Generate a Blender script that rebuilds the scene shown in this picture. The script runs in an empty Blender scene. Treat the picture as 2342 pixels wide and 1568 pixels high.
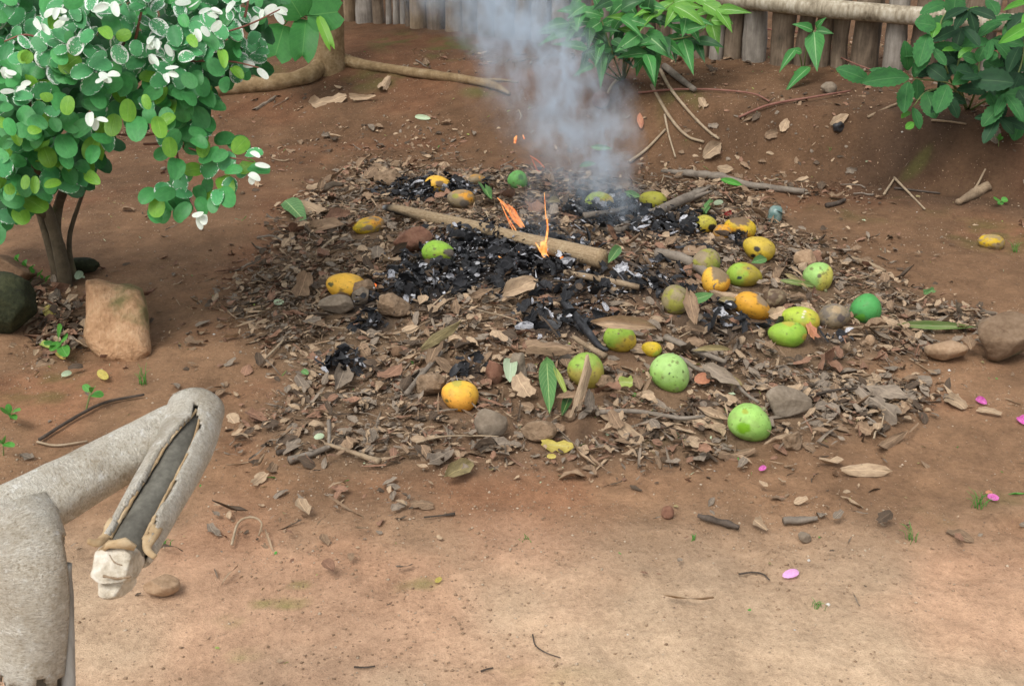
import bpy, bmesh, math, random
import numpy as np
from mathutils import Vector, Matrix, Quaternion

R = math.radians
scene = bpy.context.scene
COL = scene.collection
rng = random.Random(7)
nr = np.random.RandomState(11)

# ------------------------------------------------------------------ camera
# photo measured on a 2342 x 1568 grid
F, CX, CY, CAMH, PITCH = 2602.0, 1171.0, 784.0, 1.30, R(23.2)
cam_d = bpy.data.cameras.new('camera')
cam_d.sensor_width = 36.0
cam_d.lens = 36.0 * F / 2342.0
cam_d.clip_start = 0.05
cam_d.clip_end = 400
cam_d.dof.use_dof = True
cam_d.dof.focus_distance = 3.6
cam_d.dof.aperture_fstop = 22
cam = bpy.data.objects.new('camera', cam_d)
COL.objects.link(cam)
cam.location = (0, 0, CAMH)
cam.rotation_euler = (R(90) - PITCH, 0, 0)
scene.camera = cam

# ------------------------------------------------------------------ light
SUN_EL, SUN_AZ = R(58), R(215)          # azimuth: 0 = +Y, clockwise
world = bpy.data.worlds.new('World')
scene.world = world
world.use_nodes = True
wn, wl = world.node_tree.nodes, world.node_tree.links
wn.clear()
sky = wn.new('ShaderNodeTexSky')
sky.sky_type = 'NISHITA'
sky.sun_disc = False
sky.sun_elevation = SUN_EL
sky.sun_rotation = SUN_AZ
sky.dust_density = 3.0
hs = wn.new('ShaderNodeHueSaturation')
hs.inputs['Saturation'].default_value = 0.22      # cloud cover
bg = wn.new('ShaderNodeBackground')
bg.inputs['Strength'].default_value = 0.15
wo = wn.new('ShaderNodeOutputWorld')
wl.new(sky.outputs[0], hs.inputs['Color'])
wl.new(hs.outputs[0], bg.inputs['Color'])
wl.new(bg.outputs[0], wo.inputs['Surface'])
sun_d = bpy.data.lights.new('sun', 'SUN')
sun_d.energy = 1.3
sun_d.angle = R(35)
sun_d.color = (1.0, 0.965, 0.91)
sun = bpy.data.objects.new('sun', sun_d)
COL.objects.link(sun)
sd = Vector((math.sin(SUN_AZ) * math.cos(SUN_EL), math.cos(SUN_AZ) * math.cos(SUN_EL), math.sin(SUN_EL)))
sun.rotation_euler = sd.to_track_quat('Z', 'Y').to_euler()
scene.view_settings.view_transform = 'Standard'
scene.view_settings.look = 'None'
scene.view_settings.gamma = 1.0
scene.view_settings.exposure = 0.5
scene.view_settings.use_curve_mapping = False
scene.render.engine = 'CYCLES'
scene.cycles.max_bounces = 6
scene.cycles.diffuse_bounces = 3
scene.cycles.glossy_bounces = 2
scene.cycles.transmission_bounces = 3
scene.cycles.volume_bounces = 2
scene.cycles.transparent_max_bounces = 12
scene.cycles.use_denoising = True

# ------------------------------------------------------------------ noise
def _h(ix, iy, iz, seed):
    n = (ix * 374761393 + iy * 668265263 + iz * 2147483647 % 982451653 + iz * 1274126177 + seed * 1013904223) & 0xffffffff
    n = ((n ^ (n >> 13)) * 1274126177) & 0xffffffff
    return ((n ^ (n >> 16)) & 0xffff) / 65535.0

def vn(x, y, z=0.0, seed=0):
    x = np.asarray(x, float); y = np.asarray(y, float); z = np.asarray(z, float) + 0 * x
    ix = np.floor(x).astype(np.int64); iy = np.floor(y).astype(np.int64); iz = np.floor(z).astype(np.int64)
    fx, fy, fz = x - ix, y - iy, z - iz
    fx = fx * fx * (3 - 2 * fx); fy = fy * fy * (3 - 2 * fy); fz = fz * fz * (3 - 2 * fz)
    out = 0
    for dx in (0, 1):
        for dy in (0, 1):
            for dz in (0, 1):
                w = (fx if dx else 1 - fx) * (fy if dy else 1 - fy) * (fz if dz else 1 - fz)
                out = out + w * _h(ix + dx, iy + dy, iz + dz, seed)
    return out

def fbm(x, y, z=0.0, seed=0, o=4):
    a, s, t = 0.5, 0.0, 0.0
    f = 1.0
    for k in range(o):
        s = s + a * vn(np.asarray(x) * f, np.asarray(y) * f, np.asarray(z) * f, seed + k)
        t += a; a *= 0.5; f *= 2.03
    return s / t

def sstep(a, b, x):
    t = np.clip((np.asarray(x, float) - a) / (b - a), 0, 1)
    return t * t * (3 - 2 * t)

# ------------------------------------------------------------------ projection + terrain
cp, sp = math.cos(PITCH), math.sin(PITCH)
CAM = np.array([0, 0, CAMH])
RT = np.array([1.0, 0, 0]); FW = np.array([0, cp, -sp]); UP = np.array([0, sp, cp])

def ray(px, py):
    return FW + (px - CX) / F * RT - (py - CY) / F * UP

def at(px, py, z):
    return CAM + z * ray(px, py)

def proj(x, y, z):
    d = np.stack([np.asarray(x, float), np.asarray(y, float), np.asarray(z, float) - CAMH], -1)
    dep = d @ FW
    dep = np.where(dep < 0.05, 0.05, dep)
    return CX + F * (d @ RT) / dep, CY - F * (d @ UP) / dep, dep

HX, HY = 0.12, 3.62            # middle of the heap
def terrain(x, y, fine=True):
    x = np.asarray(x, float); y = np.asarray(y, float)
    yb = np.interp(x, [-3, -1.5, 0.3, 1.0, 1.5, 2.1, 3.0], [5.9, 5.5, 5.08, 4.90, 4.74, 4.44, 4.0])
    yc = np.interp(x, [-3, -1.0, 0.3, 1.0, 1.5, 2.1, 3.0], [7.6, 7.0, 5.80, 5.32, 5.04, 4.72, 4.30])
    hc = np.interp(x, [-2, 0.3, 1.2, 2.2], [0.29, 0.27, 0.27, 0.285])
    wob = (fbm(x * 1.6, y * 1.6, seed=3, o=3) - .5)
    yb = yb + wob * .35; yc = yc + wob * .25
    h = hc * sstep(0, 1, (y - yb) / (yc - yb)) + 0.07 * np.clip(y - yc, 0, 2.5)
    h = h + 0.085 * np.exp(-(((x - HX) / .78) ** 2 + ((y - HY) / .85) ** 2) ** 1.5)
    h = h + 0.05 * np.exp(-((x + 1.06) ** 2 + (y - 6.35) ** 2) / .18)
    h = h + 0.05 * (fbm(x * .9, y * .9, seed=21, o=3) - .5) + 0.022 * (fbm(x * 4.3, y * 4.3, seed=5, o=3) - .5)
    if fine:
        rough = .35 + .65 * sstep(.4, .65, fbm(x * 1.3, y * 1.3, seed=44, o=2))
        h = h + rough * (0.017 * (fbm(x * 17, y * 17, seed=8, o=3) - .5) + .006 * (fbm(x * 52, y * 52, seed=9, o=2) - .5))
    return h

def hit(px, py, off=0.0):
    d = ray(px, py)
    zs = np.arange(1.0, 14, .01)
    P = CAM[None] + zs[:, None] * d[None]
    g = P[:, 2] - terrain(P[:, 0], P[:, 1]) - off
    i = np.argmax(g < 0) if (g < 0).any() else len(zs) - 1
    i = max(i, 1)
    t = g[i - 1] / (g[i - 1] - g[i]) if g[i - 1] != g[i] else 0
    z = zs[i - 1] + .01 * float(np.clip(t, 0, 1))
    return CAM + z * d, z

def tnormal(x, y, e=.04):
    dx = (terrain(x + e, y, False) - terrain(x - e, y, False)) / (2 * e)
    dy = (terrain(x, y + e, False) - terrain(x, y - e, False)) / (2 * e)
    n = np.array([-float(dx), -float(dy), 1.0])
    return n / np.linalg.norm(n)

def unit(v):
    v = np.asarray(v, float)
    return v / (np.linalg.norm(v) + 1e-12)

# ------------------------------------------------------------------ object helpers
def lin(r, g, b):
    f = lambda c: (c / 255 / 12.92) if c <= 10 else ((c / 255 + .055) / 1.055) ** 2.4
    return (f(r), f(g), f(b))

def tag(o, label=None, cat=None, group=None, kind=None):
    if label: o['label'] = label
    if cat: o['category'] = cat
    if group: o['group'] = group
    if kind: o['kind'] = kind
    return o

def new_mesh(name, V, Fc, mat=None, uv=None, smooth=True, attrs=None):
    me = bpy.data.meshes.new(name)
    V = np.asarray(V, np.float32)
    if isinstance(Fc, np.ndarray):
        n, k = Fc.shape
        me.vertices.add(len(V)); me.vertices.foreach_set('co', V.ravel())
        me.loops.add(n * k); me.loops.foreach_set('vertex_index', Fc.astype(np.int32).ravel())
        me.polygons.add(n)
        me.polygons.foreach_set('loop_start', np.arange(0, n * k, k, dtype=np.int32))
        me.polygons.foreach_set('loop_total', np.full(n, k, np.int32))
        me.update(calc_edges=True)
    else:
        me.from_pydata([tuple(v) for v in V.tolist()], [], Fc)
    me.validate()
    if smooth:
        me.polygons.foreach_set('use_smooth', np.ones(len(me.polygons), bool))
    if uv is not None:
        lay = me.uv_layers.new(name='UVMap')
        idx = np.empty(len(me.loops), np.int32); me.loops.foreach_get('vertex_index', idx)
        lay.data.foreach_set('uv', np.asarray(uv, np.float32)[idx].ravel())
    for k, (typ, arr) in (attrs or {}).items():
        a = me.attributes.new(k, typ, 'POINT')
        a.data.foreach_set('color' if typ == 'FLOAT_COLOR' else 'value', np.asarray(arr, np.float32).ravel())
    if mat: me.materials.append(mat)
    return me

def ob(name, me, parent=None, M=None):
    o = bpy.data.objects.new(name, me)
    COL.objects.link(o)
    if parent is not None: o.parent = parent
    if M is not None: o.matrix_local = M
    return o

def empty(name, loc):
    o = bpy.data.objects.new(name, None)
    o.empty_display_size = .05
    COL.objects.link(o)
    o.location = tuple(loc)
    return o

def frame_mat(ex, ey, ez, loc, s=(1, 1, 1)):
    M = Matrix.Identity(4)
    for i in range(3):
        M[i][0] = float(ex[i] * s[0]); M[i][1] = float(ey[i] * s[1]); M[i][2] = float(ez[i] * s[2]); M[i][3] = float(loc[i])
    return M

def tube(pts, radii, n=8, view=None, caps=True, wob=0.0, seed=0, flat=1.0):
    """swept tube; theta = 0 faces VIEW and theta = 90 deg is to its right"""
    P = np.asarray(pts, float); m = len(P)
    radii = np.broadcast_to(np.asarray(radii, float), (m,))
    T = np.gradient(P, axis=0)
    T /= np.linalg.norm(T, axis=1)[:, None] + 1e-12
    ref = view if view is not None else np.array([.3, -.5, .8])
    th = np.linspace(0, 2 * np.pi, n, endpoint=False)
    V = np.zeros((m, n, 3)); UV = np.zeros((m, n, 2))
    L = np.concatenate([[0], np.cumsum(np.linalg.norm(np.diff(P, axis=0), axis=1))])
    for i in range(m):
        r_ = ref - np.dot(ref, T[i]) * T[i]
        n1 = unit(r_); n2 = np.cross(T[i], n1)
        if n2[0] < 0 and view is not None: n2 = -n2
        k = radii[i] * (1 + (wob * (2 * vn(np.cos(th) * 1.5 + 5, np.sin(th) * 1.5 + 5, L[i] / max(radii.max(), .002) * .7, seed) - 1) if wob else 0))
        V[i] = P[i] + (np.cos(th) * k * flat)[:, None] * n1 + (np.sin(th) * k)[:, None] * n2
        UV[i, :, 0] = L[i] / max(L[-1], 1e-6); UV[i, :, 1] = ((th + np.pi) % (2 * np.pi)) / (2 * np.pi)     # the seam lies at the back
    faces = []
    for i in range(m - 1):
        for j in range(n):
            k = (j + 1) % n
            faces.append((i * n + j, i * n + k, (i + 1) * n + k, (i + 1) * n + j))
    V = V.reshape(-1, 3); UV = UV.reshape(-1, 2)
    if caps:
        faces.append(tuple(range(n))[::-1]); faces.append(tuple(range((m - 1) * n, m * n)))
    return V, faces, UV

def smooth_path(pts, k=6):
    P = np.asarray(pts, float)
    if len(P) < 3: 
        t = np.linspace(0, 1, k + 1)[:, None]
        return P[0] * (1 - t) + P[-1] * t
    out = []
    Q = np.vstack([2 * P[0] - P[1], P, 2 * P[-1] - P[-2]])
    for i in range(1, len(Q) - 2):
        for t in np.linspace(0, 1, k, endpoint=False):
            a, b, c, d = Q[i - 1], Q[i], Q[i + 1], Q[i + 2]
            out.append(.5 * (2 * b + (c - a) * t + (2 * a - 5 * b + 4 * c - d) * t * t + (3 * b - a - 3 * c + d) * t ** 3))
    out.append(P[-1])
    return np.array(out)

def merge(parts):
    Vs, Fs, Us, o = [], [], [], 0
    for V, Fc, U in parts:
        Vs.append(V); Us.append(U); Fs += [tuple(i + o for i in f) for f in Fc]; o += len(V)
    return np.vstack(Vs), Fs, np.vstack(Us)

_ico = {}
def ico(sub):
    if sub not in _ico:
        bm = bmesh.new(); bmesh.ops.create_icosphere(bm, subdivisions=sub, radius=1)
        _ico[sub] = (np.array([v.co[:] for v in bm.verts]), np.array([[v.index for v in f.verts] for f in bm.faces]))
        bm.free()
    return _ico[sub][0].copy(), _ico[sub][1].copy()

def rock_mesh(name, mat, seed, cuts=7, rough=.12, sub=4, smooth=True, scale=(1, 1, 1), attrs=None):
    V, Fc = ico(sub)
    rs = np.random.RandomState(seed)
    for k in range(cuts):
        n = unit(rs.normal(size=3)); d = rs.uniform(.55, .82)
        s = V @ n - d
        V = V - np.clip(s, 0, None)[:, None] * n * .93
    V = V * (1 + rough * (fbm(V[:, 0] * 2 + 9, V[:, 1] * 2 + 9, V[:, 2] * 2 + 9, seed) - .5)[:, None] * 2)
    V = V * (1 + rough * .3 * (fbm(V[:, 0] * 8 + 9, V[:, 1] * 8 + 9, V[:, 2] * 8 + 9, seed + 5, 2) - .5)[:, None] * 2)
    ext = np.abs(V).max(0)
    V = V / ext * np.array(scale)
    return new_mesh(name, V, Fc, mat, smooth=smooth)

# ------------------------------------------------------------------ materials
class NT:
    def __init__(self, name):
        self.m = bpy.data.materials.new(name); self.m.use_nodes = True
        self.n = self.m.node_tree.nodes; self.l = self.m.node_tree.links
        self.n.clear()
        self.out = self.n.new('ShaderNodeOutputMaterial')
    def add(self, t, **kw):
        nd = self.n.new(t)
        for k, v in kw.items():
            setattr(nd, k, v)
        return nd
    def set(self, sock, v):
        if hasattr(v, 'is_output') or isinstance(v, bpy.types.NodeSocket): self.l.new(v, sock)
        else: sock.default_value = v
    def math(self, op, a, b=0.0, clamp=False):
        nd = self.add('ShaderNodeMath', operation=op); nd.use_clamp = clamp
        self.set(nd.inputs[0], a); self.set(nd.inputs[1], b)
        return nd.outputs[0]
    def mix(self, f, a, b, mode='MIX'):
        nd = self.add('ShaderNodeMix', data_type='RGBA', blend_type=mode)
        self.set(nd.inputs[0], f)
        for s, v in ((nd.inputs[6], a), (nd.inputs[7], b)):
            self.set(s, v if not isinstance(v, tuple) else (*v, 1.0)[:4])
        return nd.outputs[2]
    def noise(self, vec, scale, detail=3, rough=.55, dist=0.0, out=0):
        nd = self.add('ShaderNodeTexNoise')
        if vec is not None: self.l.new(vec, nd.inputs['Vector'])
        nd.inputs['Scale'].default_value = scale; nd.inputs['Detail'].default_value = detail
        nd.inputs['Roughness'].default_value = rough; nd.inputs['Distortion'].default_value = dist
        return nd.outputs[out]
    def ramp(self, f, stops):
        nd = self.add('ShaderNodeValToRGB'); e = nd.color_ramp.elements
        while len(e) < len(stops): e.new(.5)
        for i, (p, c) in enumerate(stops):
            e[i].position = p; e[i].color = (*c, 1) if len(c) == 3 else c
        self.l.new(f, nd.inputs[0])
        return nd.outputs[0]
    def mapr(self, f, a, b, c=0.0, d=1.0):
        nd = self.add('ShaderNodeMapRange'); nd.interpolation_type = 'SMOOTHSTEP'
        self.set(nd.inputs[0], f)
        for i, v in enumerate((a, b, c, d)): nd.inputs[i + 1].default_value = v
        return nd.outputs[0]
    def coord(self, k='Object'):
        return self.add('ShaderNodeTexCoord').outputs[k]
    def mapping(self, vec, scale):
        nd = self.add('ShaderNodeMapping'); self.l.new(vec, nd.inputs[0]); nd.inputs['Scale'].default_value = scale
        return nd.outputs[0]
    def bump(self, h, strength=.4, dist=.01):
        nd = self.add('ShaderNodeBump'); nd.inputs['Strength'].default_value = strength; nd.inputs['Distance'].default_value = dist
        self.l.new(h, nd.inputs['Height'])
        return nd.outputs[0]
    def bsdf(self, col, rough=.8, normal=None, spec=.3, **kw):
        b = self.add('ShaderNodeBsdfPrincipled')
        self.set(b.inputs['Base Color'], col if not isinstance(col, tuple) else (*col, 1))
        self.set(b.inputs['Roughness'], rough)
        b.inputs['Specular IOR Level'].default_value = spec
        if normal is not None: self.l.new(normal, b.inputs['Normal'])
        for k, v in kw.items(): self.set(b.inputs[k], v)
        return b.outputs[0]
    def done(self, s):
        self.l.new(s, self.out.inputs['Surface']); return self.m

def m_rough(name, cols, scale=12, rough=.9, bump=.5, bdist=.006, fine=90, spec=.2, stretch=(1, 1, 1), moss=None):
    t = NT(name); c = t.mapping(t.coord('Object'), stretch)
    n1 = t.noise(c, scale, 5, .6); n2 = t.noise(c, fine, 4, .65)
    f = t.math('ADD', t.math('MULTIPLY', n1, .65), t.math('MULTIPLY', n2, .35))
    k = len(cols)
    col = t.ramp(f, [(.32 + .36 * i / max(k - 1, 1), cc) for i, cc in enumerate(cols)])
    if moss:
        mf = t.mapr(t.noise(c, moss[1], 4, .6), moss[2], moss[2] + .15)
        col = t.mix(mf, col, moss[0])
    h = t.math('ADD', n1, t.math('MULTIPLY', n2, .5))
    return t.done(t.bsdf(col, rough, t.bump(h, bump, bdist), spec))

def m_leaf(name, c1, c2, vein=None, vw=.05, rough=.5, trans=.25, spots=None, var=None, side=0.0, rand=.25, spec=.4, back=None):
    """u runs along the leaf, v across it"""
    t = NT(name)
    uv = t.coord('UV'); sx = t.add('ShaderNodeSeparateXYZ'); t.l.new(uv, sx.inputs[0])
    u, v = sx.outputs[0], sx.outputs[1]
    av = t.math('ABSOLUTE', t.math('SUBTRACT', v, .5))
    rnd = t.add('ShaderNodeObjectInfo').outputs['Random']
    isl = t.add('ShaderNodeNewGeometry').outputs['Random Per Island']
    rr = t.math('FRACT', t.math('ADD', rnd, isl))
    oc = t.coord('Object'); vm = t.add('ShaderNodeVectorMath', operation='ADD'); t.l.new(uv, vm.inputs[0])
    cmb = t.add('ShaderNodeCombineXYZ'); t.l.new(t.math('MULTIPLY', rr, 37.0), cmb.inputs[0]); t.l.new(t.math('MULTIPLY', rr, 11.0), cmb.inputs[2])
    t.l.new(cmb.outputs[0], vm.inputs[1]); pv = vm.outputs[0]
    n = t.noise(pv, 5, 4, .6)
    col = t.mix(t.mapr(n, .3, .7), c1, c2)
    br = t.math('ADD', 1 - rand / 2, t.math('MULTIPLY', t.math('FRACT', t.math('MULTIPLY', rr, 7.31)), rand))
    bc = t.add('ShaderNodeCombineXYZ')
    for i in range(3): t.l.new(br, bc.inputs[i])
    col = t.mix(1.0, col, bc.outputs[0], 'MULTIPLY')
    hgt = n
    if side:
        w = t.math('SINE', t.math('MULTIPLY', t.math('SUBTRACT', u, t.math('MULTIPLY', av, .55)), 62.0))
        w = t.mapr(w, .72, 1.0)
        col = t.mix(t.math('MULTIPLY', w, side), col, vein or c2)
        hgt = t.math('SUBTRACT', n, t.math('MULTIPLY', w, .5))
    if vein:
        f = t.mapr(av, vw, vw * .35)
        col = t.mix(f, col, vein)
    if var:
        edge = t.mapr(av, .2, .5)
        nn = t.noise(pv, 9, 5, .75)
        f = t.mapr(t.math('ADD', nn, t.math('MULTIPLY', edge, var[2])), var[1], var[1] + .05)
        col = t.mix(f, col, var[0])
    if spots:
        f = t.mapr(t.noise(pv, spots[2], 3, .6), spots[1], spots[1] + .06)
        col = t.mix(f, col, spots[0])
    nb = t.bump(hgt, .25, .004)
    s = t.bsdf(col, rough, nb, spec)
    if trans:
        tr = t.add('ShaderNodeBsdfTranslucent'); t.l.new(col, tr.inputs[0]); t.l.new(nb, tr.inputs['Normal'])
        mx = t.add('ShaderNodeMixShader'); mx.inputs[0].default_value = trans
        t.l.new(s, mx.inputs[1]); t.l.new(tr.outputs[0], mx.inputs[2]); s = mx.outputs[0]
    return t.done(s)

def m_emit(name, c1, c2, strength, clear=.35, scale=30):
    t = NT(name)
    n = t.noise(t.coord('Object'), scale, 3)
    col = t.mix(t.mapr(n, .35, .65), c1, c2)
    e = t.add('ShaderNodeEmission'); t.l.new(col, e.inputs[0]); e.inputs[1].default_value = strength
    tr = t.add('ShaderNodeBsdfTransparent')
    mx = t.add('ShaderNodeMixShader')
    lw = t.add('ShaderNodeLayerWeight'); lw.inputs[0].default_value = .35
    f = t.math('ADD', t.math('MULTIPLY', t.mapr(n, .3, .7), .35), t.math('SUBTRACT', 1 - clear, t.math('MULTIPLY', lw.outputs['Facing'], .6)), clamp=True)
    t.l.new(f, mx.inputs[0]); t.l.new(tr.outputs[0], mx.inputs[1]); t.l.new(e.outputs[0], mx.inputs[2])
    return t.done(mx.outputs[0])

# soil: low-frequency albedo comes from the mesh, grain from the shader
def make_soil():
    t = NT('soil'); c = t.coord('Object')
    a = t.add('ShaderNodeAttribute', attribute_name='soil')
    n1 = t.noise(c, 9, 6, .65); n2 = t.noise(c, 70, 5, .7); n3 = t.noise(c, 330, 3, .7)
    f = t.math('ADD', t.math('MULTIPLY', n1, .28), t.math('ADD', t.math('MULTIPLY', n2, .40), t.math('MULTIPLY', n3, .32)))
    g = t.ramp(f, [(.33, (.56, .53, .51)), (.5, (1, 1, 1)), (.66, (1.36, 1.40, 1.45))])
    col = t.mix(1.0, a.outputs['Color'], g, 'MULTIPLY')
    vo = t.add('ShaderNodeTexVoronoi'); t.l.new(c, vo.inputs['Vector']); vo.inputs['Scale'].default_value = 95
    sepc = t.add('ShaderNodeSeparateColor'); t.l.new(vo.outputs['Color'], sepc.inputs[0])
    grit = t.math('MULTIPLY', t.mapr(vo.outputs['Distance'], .22, .12), t.mapr(sepc.outputs[0], .80, .82))
    col = t.mix(t.math('MULTIPLY', grit, .55), col, (.50, .36, .26))
    dk = t.math('MULTIPLY', t.mapr(vo.outputs['Distance'], .3, .15), t.mapr(sepc.outputs[1], .84, .86))
    col = t.mix(t.math('MULTIPLY', dk, .45), col, (.06, .04, .03))
    h = t.math('ADD', t.math('MULTIPLY', n1, .9), t.math('ADD', t.math('MULTIPLY', n2, .6), t.math('ADD', t.math('MULTIPLY', n3, .25), t.math('MULTIPLY', grit, .4))))
    return t.done(t.bsdf(col, .92, t.bump(h, .7, .014), .15))
M_SOIL = make_soil()

TONES = {
    'tan':          ((.44, .32, .205), (.30, .21, .135)),
    'brown':        ((.285, .192, .118), (.175, .115, .072)),
    'grey brown':   ((.27, .215, .16), (.165, .13, .098)),
    'reddish brown': ((.28, .158, .10), (.185, .102, .065)),
    'dark brown':   ((.115, .08, .053), (.07, .05, .035)),
    'olive brown':  ((.30, .24, .115), (.195, .155, .075)),
}
M_DRY = {k: m_leaf('dry_leaf_' + k.replace(' ', '_'), a, b, vein=tuple(min(1, x * 1.35) for x in a), vw=.035, rough=.75, trans=.08,
                   spots=(tuple(x * .4 for x in b), .66, 9), side=.22, rand=.35, spec=.25) for k, (a, b) in TONES.items()}
M_CHAR = m_leaf('charred_leaf', (.014, .014, .015), (.030, .030, .032), vein=(.05, .05, .055), vw=.03, rough=.72, trans=0, spots=((.13, .13, .14), .72, 14), rand=.6, spec=.22)
M_ASHLEAF = m_leaf('ash_leaf', (.50, .50, .52), (.22, .22, .24), vein=(.6, .6, .62), vw=.05, rough=.85, trans=0, spots=((.03, .03, .035), .58, 7), rand=.4)
M_ASH = m_rough('ash', [(.06, .06, .065), (.35, .35, .36), (.62, .62, .63)], 30, .95)
M_COAL = m_rough('charcoal', [(.008, .008, .009), (.02, .02, .022), (.06, .06, .065)], 25, .5, .7, .005, spec=.5)
M_GREEN = m_leaf('fallen_green_leaf', (.11, .26, .075), (.085, .21, .06), vein=(.42, .55, .22), vw=.03, rough=.5, trans=.15, side=.25, rand=.1)
M_LIME = m_leaf('lime_leaf', (.36, .42, .10), (.28, .36, .08), vein=(.5, .55, .25), vw=.03, rough=.5, trans=.2, side=.1, rand=.15)
M_YEL = m_leaf('yellow_leaf', (.60, .50, .12), (.45, .36, .08), vein=(.5, .45, .15), vw=.03, rough=.55, trans=.15, spots=((.3, .18, .07), .62, 8), rand=.15)
M_PALEL = m_leaf('pale_green_leaf', (.46, .55, .36), (.38, .48, .30), vein=(.6, .66, .5), vw=.025, rough=.55, trans=.15, side=.1, rand=.2)
M_ORANGEL = m_leaf('orange_leaf', (.55, .25, .13), (.42, .16, .09), vein=(.5, .2, .12), vw=.03, rough=.55, trans=.15, side=.2, rand=.1)
M_PINK = m_leaf('pink_petal', (.55, .06, .34), (.75, .22, .55), rough=.5, trans=.3, rand=.2)
M_PALEPINK = m_leaf('pale_pink_petal', (.72, .33, .68), (.80, .48, .76), rough=.5, trans=.3, rand=.1)
M_STICK = m_rough('stick_wood', [(.13, .09, .055), (.25, .18, .115), (.34, .26, .17)], 20, .85, .5, .003, 160, stretch=(1, 1, 1))
M_GREYSTICK = m_rough('grey_stick_wood', [(.11, .09, .07), (.20, .165, .13), (.27, .23, .185)], 22, .88, .5, .003, 140)
M_DARKSTICK = m_rough('dark_stick_wood', [(.035, .028, .022), (.075, .058, .045), (.13, .10, .08)], 22, .88, .5, .003, 140)
M_TANSTICK = m_rough('tan_twig_wood', [(.22, .16, .10), (.33, .25, .165), (.42, .34, .24)], 22, .85, .4, .002, 140)
M_REDVINE = m_rough('red_vine_bark', [(.14, .06, .045), (.22, .10, .075), (.28, .15, .11)], 22, .8, .4, .002, 140)

# ------------------------------------------------------------------ ground
PALE = np.array([.485, .345, .225]); MID = np.array([.236, .136, .075]); DARK = np.array([.140, .078, .042]); WET = np.array([.062, .037, .023])  # PALE to DARK: dry to moist tones, also carrying open-sky light and tree shade
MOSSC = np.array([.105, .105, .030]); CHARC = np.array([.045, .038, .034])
HEAP = [(690, 470), (860, 380), (1100, 392), (1450, 420), (1650, 440), (1860, 550), (2010, 640), (2210, 735), (2120, 790), (1920, 830),
        (1860, 890), (2070, 900), (2050, 950), (1780, 1000), (1480, 1050), (1100, 1075), (700, 1045), (600, 980), (670, 860), (620, 780), (560, 700), (630, 600)]
CHARZ = [(1140, 600, 250, 78, 1.0), (1000, 655, 150, 42, 1.0), (990, 440, 130, 26, .9), (1400, 500, 110, 45, .9), (1510, 520, 120, 35, .7),
         (1290, 740, 120, 40, .8), (820, 690, 60, 30, .8), (855, 745, 50, 22, .8), (785, 845, 60, 28, .7), (1070, 850, 45, 24, .7), (1480, 650, 110, 45, .55),
         (1330, 670, 140, 35, .55), (1650, 740, 130, 40, .5), (1600, 600, 60, 30, .4), (1900, 775, 60, 14, .6), (1680, 550, 40, 20, .6)]

def poly_sd(px, py, poly):
    px = np.asarray(px, float); py = np.asarray(py, float)
    d = np.full(px.shape, 1e9); ins = np.zeros(px.shape, bool)
    n = len(poly)
    for i in range(n):
        x0, y0 = poly[i]; x1, y1 = poly[(i + 1) % n]
        ex, ey = x1 - x0, y1 - y0
        t = np.clip(((px - x0) * ex + (py - y0) * ey) / (ex * ex + ey * ey), 0, 1)
        d = np.minimum(d, np.hypot(px - x0 - t * ex, (py - y0 - t * ey)))
        c = ((y0 > py) != (y1 > py)) & (px < (x1 - x0) * (py - y0) / ((y1 - y0) if y1 != y0 else 1e-9) + x0)
        ins ^= c
    return np.where(ins, -d, d)

def world_poly(poly):
    return [tuple(hit(x, y)[0][:2]) for x, y in poly]
HEAP_W = world_poly(HEAP)
def world_ell(z):
    out = []
    for cx, cy, rx, ry, d in z:
        c = hit(cx, cy)[0]; r = hit(cx + rx, cy)[0]; u = hit(cx, cy - ry)[0]; w = hit(cx, cy + ry)[0]
        out.append((c[0], .5 * (u[1] + w[1]), abs(r[0] - c[0]), .5 * (u[1] - w[1]), d))
    return out
CHAR_W = world_ell(CHARZ)
MOSS_W = world_ell([(1030, 110, 70, 30, .9), (900, 95, 60, 25, .6), (1110, 205, 60, 18, .7), (580, 700, 60, 25, .3), (640, 1380, 70, 14, .8), (690, 1338, 40, 10, .7),
                    (950, 1335, 60, 12, .6), (560, 1495, 50, 14, .8), (520, 1420, 40, 20, .5), (2110, 365, 60, 25, .6), (2010, 480, 160, 30, .35), (100, 890, 130, 40, .55),
                    (2270, 540, 110, 40, .5), (1560, 260, 60, 70, .5), (2130, 1190, 60, 30, .35), (2290, 1150, 60, 30, .3), (1500, 1010, 60, 22, .5), (1450, 880, 50, 20, .4), (640, 120, 60, 80, .5), (860, 180, 80, 30, .5), (330, 960, 60, 20, .3), (1200, 1560, 300, 40, .2)])
DARK_PATCH_W = world_ell([(2200, 345, 400, 140, 1.0), (1720, 290, 260, 60, .45), (1985, 205, 200, 40, .6), (1440, 165, 140, 40, .7), (740, 190, 90, 40, .6), (60, 640, 150, 120, .7), (2340, 440, 170, 60, .7)])  # dark soil patches on the bank and beneath plants and tree
def ell(x, y, E):
    m = np.zeros(np.shape(x))
    for cx, cy, rx, ry, d in E:
        q = ((x - cx) / rx) ** 2 + ((y - cy) / ry) ** 2
        m = np.maximum(m, d * np.clip(1.25 - q, 0, 1))
    return m

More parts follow.
